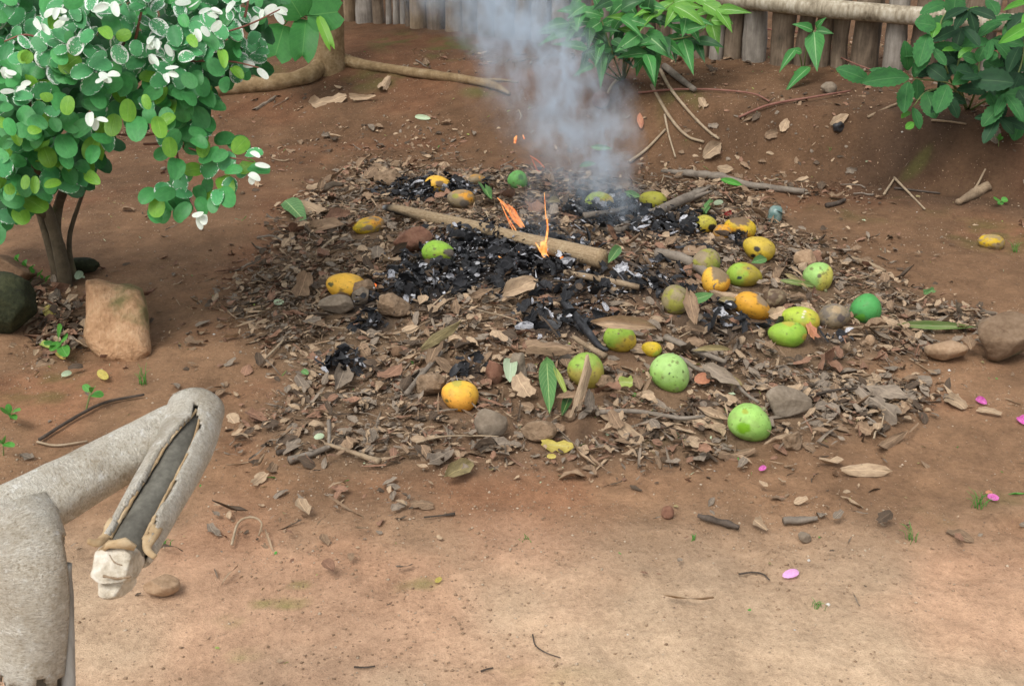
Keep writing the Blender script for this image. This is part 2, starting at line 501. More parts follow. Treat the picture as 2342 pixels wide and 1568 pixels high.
def build_ground():
    fx = np.arange(-2.6, 3.0001, .0135); fy = np.arange(.85, 8.4, .0135)
    def ext(a, far0, far1):
        lo = a[0] - np.cumsum(np.geomspace(.03, abs(far0) / 3, 16)); hi = a[-1] + np.cumsum(np.geomspace(.03, far1 / 3, 16))
        return np.concatenate([lo[::-1], a, hi])
    gx, gy = ext(fx, 120, 120), ext(fy, 60, 260)
    X, Y = np.meshgrid(gx, gy)
    x, y = X.ravel(), Y.ravel()
    Z = terrain(x, y)
    nx, ny = len(gx), len(gy)
    i = np.arange(nx * ny).reshape(ny, nx)
    faces = np.stack([i[:-1, :-1], i[:-1, 1:], i[1:, 1:], i[1:, :-1]], -1).reshape(-1, 4)
    # albedo: trodden dry soil towards the camera, moist back soil carrying painted tree shade
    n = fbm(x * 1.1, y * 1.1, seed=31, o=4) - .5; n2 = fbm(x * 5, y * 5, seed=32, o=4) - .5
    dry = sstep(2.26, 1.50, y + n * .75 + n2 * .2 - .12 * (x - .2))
    damp_shade = sstep(2.9, 4.9, y + n * .9 + n2 * .4)
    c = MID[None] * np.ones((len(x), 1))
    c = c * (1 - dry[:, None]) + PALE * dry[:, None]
    c = c * (1 - damp_shade[:, None]) + DARK * damp_shade[:, None]
    dark_patch = np.clip(ell(x, y, DARK_PATCH_W) * (.75 + 1.2 * n2), 0, 1)[:, None]
    c = c * (1 - dark_patch) + WET * dark_patch
    red = sstep(.5, .75, fbm(x * 2.2, y * 2.2, seed=36, o=3))[:, None]
    c = c * (1 + red * np.array([.10, -.03, -.06]))
    c = c * (1 + (.60 - .40 * dry[:, None]) * n2[:, None]) * (1 + (.45 - .25 * dry) * (fbm(x * 22, y * 22, seed=38, o=3) - .5))[:, None]
    mo = ell(x, y, MOSS_W) * sstep(.42, .62, fbm(x * 9, y * 9, seed=33, o=4)); mo = np.clip(mo, 0, 1)[:, None]
    c = c * (1 - mo) + MOSSC * (1 + 1.2 * dry[:, None]) * mo
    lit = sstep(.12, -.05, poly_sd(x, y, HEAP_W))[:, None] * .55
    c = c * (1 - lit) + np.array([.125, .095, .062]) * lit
    ch = np.clip(ell(x, y, CHAR_W), 0, 1)[:, None]
    c = c * (1 - ch) + CHARC * ch
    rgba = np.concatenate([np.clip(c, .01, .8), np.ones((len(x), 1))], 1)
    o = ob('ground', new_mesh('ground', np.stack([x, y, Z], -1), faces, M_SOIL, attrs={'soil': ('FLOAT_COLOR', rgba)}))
    return tag(o, 'bare reddish brown earth yard rising to a low bank', 'ground', kind='structure')
build_ground()

# ------------------------------------------------------------------ leaf shapes
_leafcache = {}
def leaf_unit(kind, seed, nu=7, nv=5):
    """unit leaf: base at y=0, tip at y=1, width 1, facing +z"""
    rs = np.random.RandomState(seed * 77 + 5)
    u = np.linspace(0, 1, nu); v = np.linspace(-1, 1, nv)
    if kind == 'oval': u = .5 - .5 * np.cos(np.pi * u)
    if kind == 'lance':   hw = np.sin(np.pi * u ** .85) ** .8
    elif kind == 'oval':  hw = np.sqrt(np.clip(1 - (2 * u - 1) ** 2, 0, 1)) ** .92
    elif kind == 'arrow': hw = np.clip(np.interp(u, [0, .12, .3, .6, 1], [.25, .85, 1, .62, 0]), 0, 1)
    elif kind == 'serr':  hw = np.interp(u, [0, .15, .45, .75, .92, 1], [.08, .6, 1, .85, .45, .05])
    elif kind == 'bilobe': hw = np.interp(u, [0, .08, .35, .7, .9, 1], [.35, .75, 1, .95, .75, .45])
    elif kind == 'frag':  hw = np.clip(.55 + .45 * rs.rand(nu), 0, 1); hw[0] *= .6; hw[-1] *= .55
    elif kind == 'strip': hw = .8 + .2 * rs.rand(nu); hw[-1] = .35
    else: hw = np.sin(np.pi * np.clip(u, .03, .97) ** .9) ** .75       # 'dry'
    c1 = rs.uniform(-.25, .45); fold = rs.uniform(-.1, .35); tw = rs.uniform(-.35, .35)
    rag = 0.0; amp = .0
    if kind in ('dry',): rag, amp = .16, .09; c1 = rs.uniform(-.5, .6); fold = rs.uniform(-.3, .7); tw = rs.uniform(-.6, .6)
    if kind in ('frag', 'strip'): rag, amp = .2, .08; c1 = rs.uniform(-.5, .6); fold = rs.uniform(-.5, .6); tw = rs.uniform(-.6, .6)
    if kind == 'oval': c1 = rs.uniform(-.5, .12); fold = rs.uniform(-.08, .30); tw = rs.uniform(-.15, .15)
    if kind == 'serr': rag = .0; fold = rs.uniform(.05, .3); c1 = rs.uniform(-.35, .05)
    if kind == 'arrow': fold = rs.uniform(.1, .3); c1 = rs.uniform(-.5, -.1)
    if kind == 'lance': fold = rs.uniform(.1, .3); c1 = rs.uniform(-.3, .2); tw = rs.uniform(-.3, .3); amp = .02
    if kind == 'bilobe': fold = rs.uniform(.05, .18); c1 = rs.uniform(-.3, 0); tw = 0
    V, UV = [], []
    for i in range(nu):
        for j in range(nv):
            w = hw[i] * (1 + (rs.uniform(-rag, rag) if abs(v[j]) == 1 else 0))
            if kind == 'serr' and abs(v[j]) == 1 and 0 < i < nu - 1: w *= (1.07 if i % 2 else .93)
            x = .5 * v[j] * w
            yy = u[i]
            if kind == 'bilobe' and i >= nu - 2: yy = u[i] - (.17 * (1 - abs(v[j])) if i == nu - 1 else 0.04 * (1 - abs(v[j])))
            if kind in ('frag', 'dry', 'strip'): yy += rs.uniform(-.05, .05)
            z = c1 * (u[i] - .5) ** 2 * 1.6 - c1 * .1 + fold * abs(x) + tw * x * (u[i] - .5) + amp * rs.uniform(-1, 1)
            V.append((x, yy, z)); UV.append((u[i], .5 + .5 * v[j]))
    Fc = [(i * nv + j, i * nv + j + 1, (i + 1) * nv + j + 1, (i + 1) * nv + j) for i in range(nu - 1) for j in range(nv - 1)]
    return np.array(V), Fc, np.array(UV)

def leaf_mesh(kind, seed, mat, name='leaf', nu=7, nv=5):
    k = (kind, seed, mat.name, nu, nv)
    if k not in _leafcache:
        V, Fc, UV = leaf_unit(kind, seed, nu, nv)
        _leafcache[k] = new_mesh(name, V, Fc, mat, uv=UV)
    return _leafcache[k]

def leaf_matrix(A, B, w, normal, roll=0.0):
    A = np.asarray(A, float); B = np.asarray(B, float)
    ey = B - A; L = np.linalg.norm(ey); ey = ey / L
    ez = normal - np.dot(normal, ey) * ey; ez = unit(ez)
    if roll:
        ez = unit(ez * math.cos(roll) + np.cross(ey, ez) * math.sin(roll))
    ex = np.cross(ey, ez)
    return frame_mat(ex, ey, ez, A, (w, L, (w + L) * .5))

def ground_leaf(name, p0, p1, wpx, kind, mat, label, seed=1, face=.35, off=.012, cat='leaf', group=None, roll=0.0, nu=7, nv=5, lift=0.0):
    A, z0 = hit(*p0, off); B, z1 = hit(*p1, off + lift)
    mid = .5 * (A + B); n = unit((1 - face) * tnormal(mid[0], mid[1]) + face * unit(CAM - mid))
    w = wpx * .5 * (z0 + z1) / F
    if face >= .7: KEEP.append((mid[0], mid[1] - .03, .16 * np.linalg.norm(B - A) + .008))
    o = ob(name, leaf_mesh(kind, seed, mat, name, nu, nv), None, leaf_matrix(A, B, w, n, roll))
    return tag(o, label, cat, group)

# ------------------------------------------------------------------ tree (roots, trunk, crown)
M_TRUNK = m_rough('tree_bark', [(.13, .085, .042), (.235, .16, .083), (.33, .245, .145)], 18, .92, .6, .012, 70)
M_TREELEAF = m_leaf('tree_leaf', (.055, .25, .050), (.042, .20, .042), vein=(.10, .30, .07), vw=.02, rough=.5, trans=.3, side=.15, rand=.1)
M_TREELIME = m_leaf('young_tree_leaf', (.17, .40, .03), (.13, .34, .03), vein=(.3, .5, .12), vw=.02, rough=.45, trans=.3, rand=.1)
def build_tree():
    g, zt = hit(752, 152)
    root = empty('tree', g); inv = Matrix.Translation(-Vector(g))
    r0 = 36 * zt / F
    pts = smooth_path([g + np.array(d) for d in ((.0, 0, -.1), (.0, 0, .0), (.01, 0, .12), (.02, 0, .4), (.0, .05, 1.0), (-.08, .12, 1.8), (.02, .2, 2.5))], 6)
    rad = np.interp(pts[:, 2] - g[2], [-.1, 0, .1, .3, 1, 2.5], [r0 * 1.5, r0 * 1.18, r0 * .98, r0 * .93, r0 * .85, r0 * .5])
    V, Fc, UV = tube(pts, rad, 20, wob=.10, seed=4)
    o = ob('trunk', new_mesh('trunk', V - g, Fc, M_TRUNK, uv=UV), root)
    def rootpart(pl, rp, off):
        P, Rr = [], []
        for (x, y), r in zip(pl, rp):
            h_, z = hit(x, y, off); P.append(h_); Rr.append(r * z / F)
        P = smooth_path(P, 8); Rr = np.interp(np.linspace(0, 1, len(P)), np.linspace(0, 1, len(Rr)), Rr)
        V, Fc, UV = tube(P, Rr, 12, wob=.14, seed=int(pl[0][0]))
        ob('root', new_mesh('root', V - g, Fc, M_TRUNK, uv=UV), root)
    rootpart([(752, 128), (725, 160), (690, 178), (620, 190), (540, 198), (470, 205)], [20, 19, 19, 20, 19, 17], .03)
    rootpart([(765, 128), (800, 143), (880, 156), (980, 170), (1080, 184), (1130, 196), (1165, 214)], [20, 14, 11, 11, 10, 9, 4], .02)
    rootpart([(1090, 184), (1140, 183), (1185, 188)], [5, 4, 2], .008)
    # low shoot with two-lobed leaves in front of the trunk
    zs = zt - .45
    spec = [((650, 57), (626, 140), 84, 0), ((700, 42), (690, 142), 66, 0), ((702, 36), (786, 26), 82, 0), ((690, 40), (640, -40), 86, 0), ((728, 36), (760, 114), 24, 1), ((620, 30), (600, -30), 60, 0)]
    twig = [at(745, -70, zt - .1), at(700, -60, zs), at(672, 10, zs), at(672, 44, zs)]
    parts = [tube(smooth_path(twig, 5), .006, 6)]
    for k, (b, t, w, m) in enumerate(spec):
        A = at(*b, zs - .02 * k); B = at(*t, zs - .05 - .02 * k)
        n = unit(CAM - A + np.array([0, 0, .6]))
        ob('leaf', leaf_mesh('bilobe', 30 + k, M_TREELIME if m else M_TREELEAF, nu=9, nv=7), root, inv @ leaf_matrix(A, B, w * zs / F, n))
        parts.append(tube(smooth_path([at(672, 30, zs), A], 3), .0035, 5))
    V, Fc, UV = merge(parts)
    ob('shoot', new_mesh('shoot', V - g, Fc, M_TREELEAF, uv=UV), root)
    # limbs and crown, above the frame
    top = g + np.array([.02, .2, 2.5]); limbs = []
    tips = []
    for k in range(9):
        a = k * 2.4; e = top + np.array([math.cos(a) * rng.uniform(.5, 1.3), math.sin(a) * rng.uniform(.5, 1.1) - .1, rng.uniform(.3, 1.1)])
        s = g + np.array([-.05, .13, 1.6 + .1 * k])
        limbs.append(tube(smooth_path([s, .5 * (s + e) + np.array([0, 0, .2]), e], 5), np.linspace(r0 * .4, .01, 11), 6)); tips.append(e)
    V, Fc, UV = merge(limbs)
    ob('limb', new_mesh('limb', V - g, Fc, M_TRUNK, uv=UV), root)
    Vs, Us, Fs, off = [], [], [], 0
    for k in range(1100):
        c = tips[rng.randrange(len(tips))] + nr.normal(size=3) * np.array([.38, .38, .25])
        d = unit(nr.normal(size=3) * np.array([1, 1, .5])); 
        M = leaf_matrix(c, c + d * rng.uniform(.10, .16), rng.uniform(.09, .13), unit(np.array([0, 0, 1]) + nr.normal(size=3) * .5))
        V, Fc, UV = leaf_unit('bilobe', k % 5, 4, 3)
        V = np.array([(M @ Vector(v))[:] for v in V])
        Vs.append(V); Us.append(UV); Fs += [tuple(i + off for i in f) for f in Fc]; off += len(V)
    o = ob('crown', new_mesh('crown', np.vstack(Vs) - g, Fs, M_TREELEAF, uv=np.vstack(Us)), root); o['kind'] = 'stuff'
    tag(root, 'tan barked tree with two bare roots spreading over the soil', 'tree')
build_tree()

# ------------------------------------------------------------------ bamboo fence
def m_bamboo(name, cols):
    t = NT(name); c = t.coord('Object')
    s = t.mapping(c, (1, 1, .12)); n1 = t.noise(s, 60, 5, .65); n2 = t.noise(c, 9, 4, .6)
    f = t.math('ADD', t.math('MULTIPLY', n1, .5), t.math('MULTIPLY', n2, .5))
    col = t.ramp(f, [(.33, cols[0]), (.5, cols[1]), (.66, cols[2])])
    return t.done(t.bsdf(col, .75, t.bump(n1, .4, .004), .3))
M_BAM = [m_bamboo('bamboo_brown', [(.06, .045, .03), (.15, .11, .075), (.26, .20, .14)]),
         m_bamboo('bamboo_grey', [(.11, .095, .08), (.24, .21, .175), (.38, .345, .30)]),
         m_bamboo('bamboo_tan', [(.10, .068, .04), (.22, .155, .092), (.35, .265, .17)])]
M_RAIL = m_bamboo('rail_weathered', [(.10, .075, .045), (.33, .28, .20), (.58, .53, .43)])
M_PALEBAM = m_bamboo('bamboo_pale', [(.30, .28, .24), (.44, .42, .37), (.52, .50, .46)])
def build_fence():
    def line(x): return float(np.interp(x, [-2.2, -1.01, 1.0, 1.6, 3.2], [8.4, 7.6, 6.15, 5.76, 4.85]))
    g = np.array([1.0, line(1.0), float(terrain(1.0, line(1.0)))])
    root = empty('bamboo_fence', g)
    x = -1.9; k = 0
    rs = random.Random(3)
    while x < 3.0:
        y = line(x); w = rs.uniform(.034, .068)
        if rs.random() < .12: w = rs.uniform(.018, .026)
        dx = .84
        xc = x + w * dx; yc = line(xc) + rs.uniform(-.02, .03)
        zg = float(terrain(xc, yc)); h = rs.uniform(.40, .52)
        lean = rs.uniform(-.025, .025)
        n = 11; zz = np.linspace(-.06, h, n)
        node = rs.uniform(.05, .25)
        pts = np.array([[xc + lean * z / h, yc + rs.uniform(-.002, .002), zg + z] for z in zz])
        rad = np.array([w * (1 - .08 * max(z, 0) / h) * (1.05 if abs(z - node) < .03 else 1) for z in zz])
        V, Fc, UV = tube(pts, rad, 14, wob=.07, seed=k)
        m = M_BAM[rs.choice([0, 0, 1, 1, 2])]
        if abs(xc - 1.33) < .035: m = M_PALEBAM
        ob('post', new_mesh('post', V - g, Fc, m, uv=UV), root)
        x += 2 * w * dx + rs.uniform(.004, .022); k += 1
    # top rail lashed in front of the posts
    xs = np.linspace(-1.95, 3.05, 46); P = []
    Rr = []
    for i, xx in enumerate(xs):
        yy = line(xx) - .105; zg = float(np.interp(xx, [-2, 0, 1, 1.6, 2.3, 3], [.72, .665, .635, .615, .60, .60]))
        P.append((xx, yy, zg)); Rr.append(.043 * (1.10 if i % 9 == 4 else 1.0))
    V, Fc, UV = tube(P, Rr, 16, wob=.05, seed=77)
    ob('rail', new_mesh('rail', V - g, Fc, M_RAIL, uv=UV), root)
    tag(root, 'low weathered bamboo stake fence with a pale round rail', 'fence')
build_fence()

# ------------------------------------------------------------------ plants
def plant(name, label, gpx, stems, leaves, mats, kind, zf, cat='plant', upw=.5, seed0=0, stem_mat=None, stem_r=.005, nu=7, nv=5, zjit=.12, wmul=1.3):
    g, zg = hit(*gpx)
    root = empty(name, g); inv = Matrix.Translation(-Vector(g))
    rs = random.Random(seed0 + 5)
    for st in stems:
        P = [g + np.array([0, 0, -.02])] if st[0] is None else []
        for q in (st[1:] if st[0] is None else st):
            P.append(at(q[0], q[1], zf + (q[2] if len(q) > 2 else 0)))
        P = smooth_path(P, 5)
        V, Fc, UV = tube(P, np.linspace(stem_r, stem_r * .55, len(P)), 6)
        ob('stem', new_mesh('stem', V - g, Fc, stem_mat, uv=UV), root)
    for k, lf in enumerate(leaves):
        b, t, w = lf[0], lf[1], lf[2]; m = mats[lf[3] if len(lf) > 3 else 0]
        dz = rs.uniform(-zjit, zjit)
        A = at(*b, zf + dz); B = at(*t, zf + dz - rs.uniform(-.01, .07))
        n = unit(unit(CAM - A) + upw * np.array([0, 0, 1]) + np.array([rs.uniform(-.35, .35), 0, rs.uniform(-.2, .3)]))
        ob('leaf', leaf_mesh(kind, 40 + (k + seed0) % 9, m, nu=nu, nv=nv), root, inv @ leaf_matrix(A, A + (B - A) * 1.08, w * wmul * zf / F, n))
    return tag(root, label, cat)

M_VEIN = m_leaf('pale_veined_leaf', (.062, .25, .055), (.045, .19, .046), vein=(.26, .46, .19), vw=.045, rough=.48, trans=.28, side=.12, rand=.45, spec=.35)
M_VEINL = m_leaf('pale_veined_young_leaf', (.17, .40, .05), (.12, .33, .05), vein=(.36, .58, .22), vw=.045, rough=.48, trans=.3, side=.15, rand=.3, spec=.35)
M_VEIND = m_leaf('pale_veined_dark_leaf', (.030, .115, .032), (.022, .085, .025), vein=(.10, .22, .08), vw=.04, rough=.45, trans=.2, rand=.35)  # darker copy of the pale veined green
M_HOLLY = m_leaf('toothed_leaf', (.050, .19, .050), (.036, .135, .042), vein=(.09, .22, .075), vw=.025, rough=.62, trans=.25, spots=((.16, .10, .05), .73, 6), side=.12, rand=.35, spec=.22)
M_HOLLYL = m_leaf('toothed_young_leaf', (.11, .34, .035), (.08, .27, .03), vein=(.2, .42, .1), vw=.03, rough=.4, trans=.25, rand=.2)
M_HOLLYD = m_leaf('toothed_leaf_shaded', (.020, .068, .026), (.016, .05, .022), vein=(.05, .11, .045), vw=.03, rough=.6, trans=.15, rand=.3, spec=.22)  # toothed green darkened, shade put into the colour
M_STEMG = m_rough('green_stem', [(.10, .15, .05), (.16, .2, .07), (.2, .24, .1)], 20, .7, .2, .001)

_r1 = random.Random(78); L1B = []
for cx, cy, m in [(1330, 25, 0), (1300, 50, 0), (1360, 70, 2), (1420, 40, 0), (1450, 90, 2), (1500, 20, 1), (1520, 90, 0), (1570, 40, 0), (1590, 90, 2), (1640, 20, 1), (1400, 110, 2), (1480, 120, 0), (1345, 110, 0), (1430, 0, 0), (1550, 10, 1)]:
    for k in range(4):
        a = .1 + 2.9 * (k + _r1.uniform(-.3, .3)) / 3; l = _r1.uniform(48, 78)
        L1B.append(((cx, cy), (cx + math.cos(a) * l, cy + math.sin(a) * l * .85), _r1.uniform(15, 24), m))
L1 = [((1314, 66), (1234, 76), 22), ((1302, 70), (1234, 101), 17), ((1312, 68), (1290, 106), 12), ((1374, 34), (1312, 62), 30), ((1374, 50), (1332, 80), 28),
      ((1372, 90), (1328, 80), 27), ((1375, 90), (1362, 150), 18), ((1375, 110), (1374, 196), 22), ((1395, 52), (1372, 79), 15), ((1440, 46), (1392, 38), 20, 1), ((1442, 50), (1492, 36), 22, 1),
      ((1463, 78), (1410, 116), 30), ((1466, 82), (1458, 168), 34), ((1476, 76), (1537, 132), 37), ((1487, 112), (1497, 193), 37), ((1462, 75), (1415, 66), 22, 1), ((1462, 74), (1445, 48), 17, 1),
      ((1490, 36), (1535, 6), 23, 1), ((1538, 8), (1612, 58), 29, 1), ((1540, 4), (1604, -2), 23, 1), ((1610, 6), (1672, 50), 31, 1), ((1626, 45), (1642, 118), 27, 1), ((1628, 45), (1674, 54), 21, 1),
      ((1565, 72), (1525, 56), 17), ((1565, 70), (1612, 60), 21), ((1562, 88), (1584, 164), 29), ((1545, 92), (1545, 140), 16, 2), ((1560, 85), (1520, 94), 19), ((1382, 30), (1330, 22), 25),
      ((1385, 20), (1442, -4), 31), ((1374, 28), (1354, -14), 19), ((1308, 20), (1332, -10), 17), ((1480, 34), (1490, -14), 27, 2), ((1460, 40), (1510, 52), 19, 2), ((1357, 146), (1314, 173), 17),
      ((1392, 122), (1385, 162), 12), ((1420, 20), (1470, 0), 28, 2), ((1500, 40), (1540, 60), 22, 2), ((1400, 90), (1432, 112), 20, 2), ((1450, 100), (1500, 125), 26, 2), ((1350, 60), (1345, 110), 20, 2),
      ((1420, 60), (1405, 110), 20, 2), ((1515, 80), (1530, 125), 22, 2), ((1440, 25), (1412, 60), 22, 2), ((1400, 0), (1360, 20), 22, 2), ((1590, 30), (1560, 75), 22, 2), ((1590, -10), (1640, 20), 26, 1), ((1460, 5), (1520, 20), 26, 0), ((1340, 10), (1300, 40), 24, 0), ((1500, 66), (1475, 104), 20)]
plant('pale_veined_plant', 'bushy plant of pointed leaves with pale midribs before the fence', (1425, 178),
      [(None, (1400, 120), (1374, 40)), (None, (1430, 120), (1466, 80)), (None, (1440, 90), (1500, 40), (1540, 6)), (None, (1450, 120), (1562, 80)), (None, (1470, 110), (1590, 80), (1626, 45)), (None, (1390, 150), (1375, 110)), (None, (1380, 165), (1357, 146))],
      L1 + L1B, [M_VEIN, M_VEINL, M_VEIND], 'arrow', 5.35, seed0=1, stem_mat=M_STEMG)
plant('pale_veined_seedling', 'small seedling with one large hanging pale veined leaf against bamboo', (1838, 168),
      [(None, (1845, 110), (1862, 70)), (None, (1830, 130), (1815, 112)), (None, (1852, 150))],
      [((1862, 72), (1868, 156), 36), ((1860, 68), (1816, 55), 19), ((1866, 70), (1904, 76), 17), ((1865, 66), (1886, 42), 15), ((1818, 112), (1784, 162), 17), ((1834, 120), (1806, 113), 14), ((1852, 150), (1798, 206), 21)],
      [M_VEIN], 'arrow', 5.45, seed0=3, stem_mat=M_STEMG, stem_r=.004, zjit=.05)
_r = random.Random(77)
def whorl(cx, cy, n, l, w, m=0, a0=.2, a1=2.9):
    return [((cx + _r.uniform(-4, 4), cy + _r.uniform(-4, 4)), (cx + math.cos(a) * l * q, cy + math.sin(a) * l * q * .9), w * q, m) for a, q in ((a0 + (a1 - a0) * (k + _r.uniform(-.3, .3)) / max(n - 1, 1), _r.uniform(.75, 1.1)) for k in range(n))]
L2 = [((1990, 185), (1919, 158), 36), ((1988, 160), (2034, 166), 17), ((2082, 175), (1982, 186), 44), ((2076, 186), (2068, 252), 36), ((2078, 163), (2070, 100), 30), ((2108, 128), (2092, 174), 26), ((2142, 60), (2096, 52), 46),
      ((2122, 76), (2102, 146), 42), ((2180, 40), (2126, 74), 42), ((2168, 5), (2110, 28), 30), ((2180, 40), (2186, -10), 46), ((2146, 50), (2134, 82), 22, 1), ((2098, 180), (2097, 224), 31), ((2118, 208), (2138, 264), 42),
      ((2168, 193), (2144, 254), 40), ((2240, 84), (2186, 112), 44), ((2246, 16), (2208, 42), 24, 1), ((2292, 48), (2242, 80), 30), ((2258, -4), (2280, 30), 28), ((2200, 108), (2158, 116), 16, 1), ((2224, 108), (2194, 130), 20, 1),
      ((2236, 142), (2204, 128), 28), ((2236, 142), (2250, 110), 26), ((2250, 140), (2292, 162), 38), ((2236, 150), (2184, 190), 36), ((2276, 116), (2262, 138), 26), ((2312, 88), (2290, 112), 28), ((2260, 206), (2196, 204), 32, 2),
      ((2262, 214), (2328, 205), 28), ((2320, 150), (2332, 222), 28), ((2262, 212), (2276, 242), 26), ((2296, 235), (2250, 284), 36), ((2302, 240), (2274, 282), 26, 2), ((2322, 240), (2346, 276), 28), ((2336, 275), (2320, 318), 32),
      ((2088, 245), (2103, 292), 22), ((2082, 254), (2064, 268), 15, 1), ((2090, 280), (2073, 294), 17, 1), ((2220, 182), (2312, 188), 52, 2), ((2335, 108), (2296, 150), 42, 2), ((2150, 130), (2180, 165), 40, 2), ((2230, 170), (2190, 160), 36, 2),
      ((2290, 190), (2340, 180), 40, 2), ((2300, 130), (2340, 160), 44, 2), ((2120, 150), (2160, 180), 34, 2), ((2330, 205), (2350, 240), 32, 2), ((2150, 95), (2185, 140), 38, 2), ((2310, 60), (2350, 100), 44, 2), ((2350, 30), (2310, 70), 40, 2)]
for cx, cy, m in [(2200, 60, 2), (2270, 90, 0), (2320, 40, 0), (2250, 170, 2), (2330, 170, 2), (2170, 150, 2), (2300, 215, 0), (2130, 110, 0), (2330, 100, 2), (2215, 20, 2), (2285, 270, 2), (2160, 215, 2)]:
    L2 += whorl(cx, cy, 4, 66, 26, m)
plant('toothed_leaf_shrub', 'dark green shrub of toothed leaves sprawling over the bank edge', (2215, 245),
      [(None, (2180, 195), (2090, 180)), (None, (2165, 160), (2150, 60), (2180, 10)), (None, (2190, 150), (2240, 85)), (None, (2240, 180), (2240, 140), (2270, 20)), (None, (2270, 225), (2300, 240)), (None, (2180, 205), (2120, 210), (2088, 245)), (None, (2300, 200), (2335, 150), (2345, 60))],
      L2, [M_HOLLY, M_HOLLYL, M_HOLLYD], 'serr', 4.62, seed0=2, stem_mat=M_STEMG, nu=17, wmul=1.08)
plant('light_green_grass_plant', 'light green long leaved sprout leaning in over the toothed shrub', (2400, 330),
      [(None, (2400, 120), (2360, 20))], [((2362, 2), (2300, 21), 15), ((2362, 54), (2288, 97), 24), ((2362, 20), (2340, 60), 18), ((2370, 90), (2345, 150), 20)], [M_HOLLYL], 'lance', 4.4, seed0=4, stem_mat=M_STEMG, zjit=.03)

# small weeds
def weed(label, gpx, lv, mat, name='weed', zoff=-.02, kind='oval', r=.002):
    g, z = hit(*gpx)
    return plant(name, label, gpx, [(None, l[0]) for l in lv], lv, [mat], kind, z + zoff, upw=1.0, seed0=int(gpx[0]), stem_mat=M_STEMG, stem_r=r, zjit=.02, cat='weed')
M_WEED = m_leaf('weed_leaf', (.10, .34, .05), (.075, .27, .04), vein=(.2, .45, .12), vw=.03, rough=.45, trans=.25, rand=.2)
weed('bright green weed beside the tall orange stone', (140, 812), [((132, 775), (140, 748), 26), ((138, 778), (152, 770), 22), ((130, 785), (105, 788), 20), ((140, 790), (152, 812), 22), ((136, 780), (118, 800), 16)], M_WEED)
weed('tall thin weed behind the pruned branch', (190, 938), [((206, 895), (192, 880), 14), ((208, 898), (232, 903), 18), ((208, 896), (215, 884), 10)], M_WEED)
weed('small clover weed in shade of the bank', (2290, 466), [((2288, 458), (2274, 454), 12), ((2290, 458), (2304, 456), 13), ((2289, 459), (2288, 468), 11)], M_WEED)
weed('low weed rosette on bare soil by the pruned branch', (22, 955), [((22, 945), (2, 935), 14), ((24, 945), (44, 938), 14), ((22, 945), (18, 925), 12), ((24, 948), (36, 958), 12)], M_WEED)
weed('three leaf weed at the fork of pruned branch', (4, 1040), [((8, 1012), (-8, 1005), 14), ((8, 1014), (30, 1020), 15), ((8, 1012), (10, 996), 11)], M_WEED)
weed('tiny seedling at foot of the bamboo stakes', (1828, 176), [((1826, 170), (1816, 166), 9), ((1828, 170), (1838, 163), 10), ((1828, 172), (1834, 178), 8)], M_WEED)
weed('feathery weed on the mossy boulder', (60, 650), [((60 + 9 * k, 615 + 6 * k), (60 + 9 * k + (10 if k % 2 else -8), 600 + 6 * k), 8) for k in range(-3, 6)], M_WEED, kind='lance')
weed('sparse weed sprig on the dark slope under toothed shrub', (2345 - 60, 330), [((2284, 322), (2276, 312), 7), ((2285, 320), (2293, 313), 7), ((2285, 318), (2287, 306), 6)], M_WEED)

def grass(label, gpx, n, hpx, seed):
    g, z = hit(*gpx); rs = random.Random(seed); parts = []
    for k in range(n):
        b = g + np.array([rs.gauss(0, .006), rs.gauss(0, .006), -.004])
        h = hpx * z / F * rs.uniform(.5, 1.1); a = rs.uniform(0, 6.28); s = h * rs.uniform(.3, 1.0)
        P = smooth_path([b, b + np.array([math.cos(a) * s * .35, math.sin(a) * s * .35, h * .75]), b + np.array([math.cos(a) * s * .9, math.sin(a) * s * .9, h * 1.05])], 3)
        parts.append(tube(P, np.linspace(.0013, .0003, len(P)), 4, flat=.5))
    V, Fc, UV = merge(parts)
    o = ob('grass_tuft', new_mesh('grass_tuft', V - g, Fc, M_WEED, uv=UV)); o.location = tuple(g)
    return tag(o, label, 'grass tuft')
for a in [('thin grass tuft below the tall orange stone', (325, 880), 9, 45, 1), ('grass tuft beside the pink petal and curled leaf', (2235, 1160), 16, 50, 2), ('sparse grass blades on open soil', (2080, 1235), 10, 45, 3),
          ('small grass tuft on pale trodden soil', (1872, 1392), 12, 26, 4), ('grass tuft beside the pruned stub', (375, 1245), 8, 30, 5), ('grass blades by the mashed yellow mango', (2320, 575), 12, 26, 6),
          ('short grass tuft near the twisted bark strip', (1585, 1235), 8, 16, 7), ('wispy grass tuft on slope of the bank', (1900, 345), 5, 15, 8), ('small grass tuft on soil below the bark strip', (1205, 1235), 8, 16, 9)]:
    grass(*a)

# ------------------------------------------------------------------ variegated bush
WHITE = (.80, .84, .78)
M_BG = m_leaf('bush_leaf', (.078, .335, .090), (.058, .265, .072), vein=(.085, .28, .09), vw=.012, rough=.48, trans=.22, rand=.5, spec=.45)
M_BV = m_leaf('bush_leaf_variegated', (.085, .34, .12), (.065, .28, .10), rough=.5, trans=.2, var=(WHITE, .76, .26), rand=.35, spec=.4)
M_BVV = m_leaf('bush_leaf_frosted', (.095, .36, .145), (.08, .31, .12), rough=.5, trans=.2, var=(WHITE, .575, .20), rand=.3, spec=.4)
M_BW = m_leaf('bush_leaf_white', (.80, .84, .78), (.70, .78, .66), rough=.5, trans=.3, spots=((.35, .55, .35), .66, 6), rand=.1)
M_BL = m_leaf('bush_leaf_lime', (.20, .43, .045), (.15, .36, .04), vein=(.28, .5, .1), vw=.014, rough=.45, trans=.3, rand=.3)
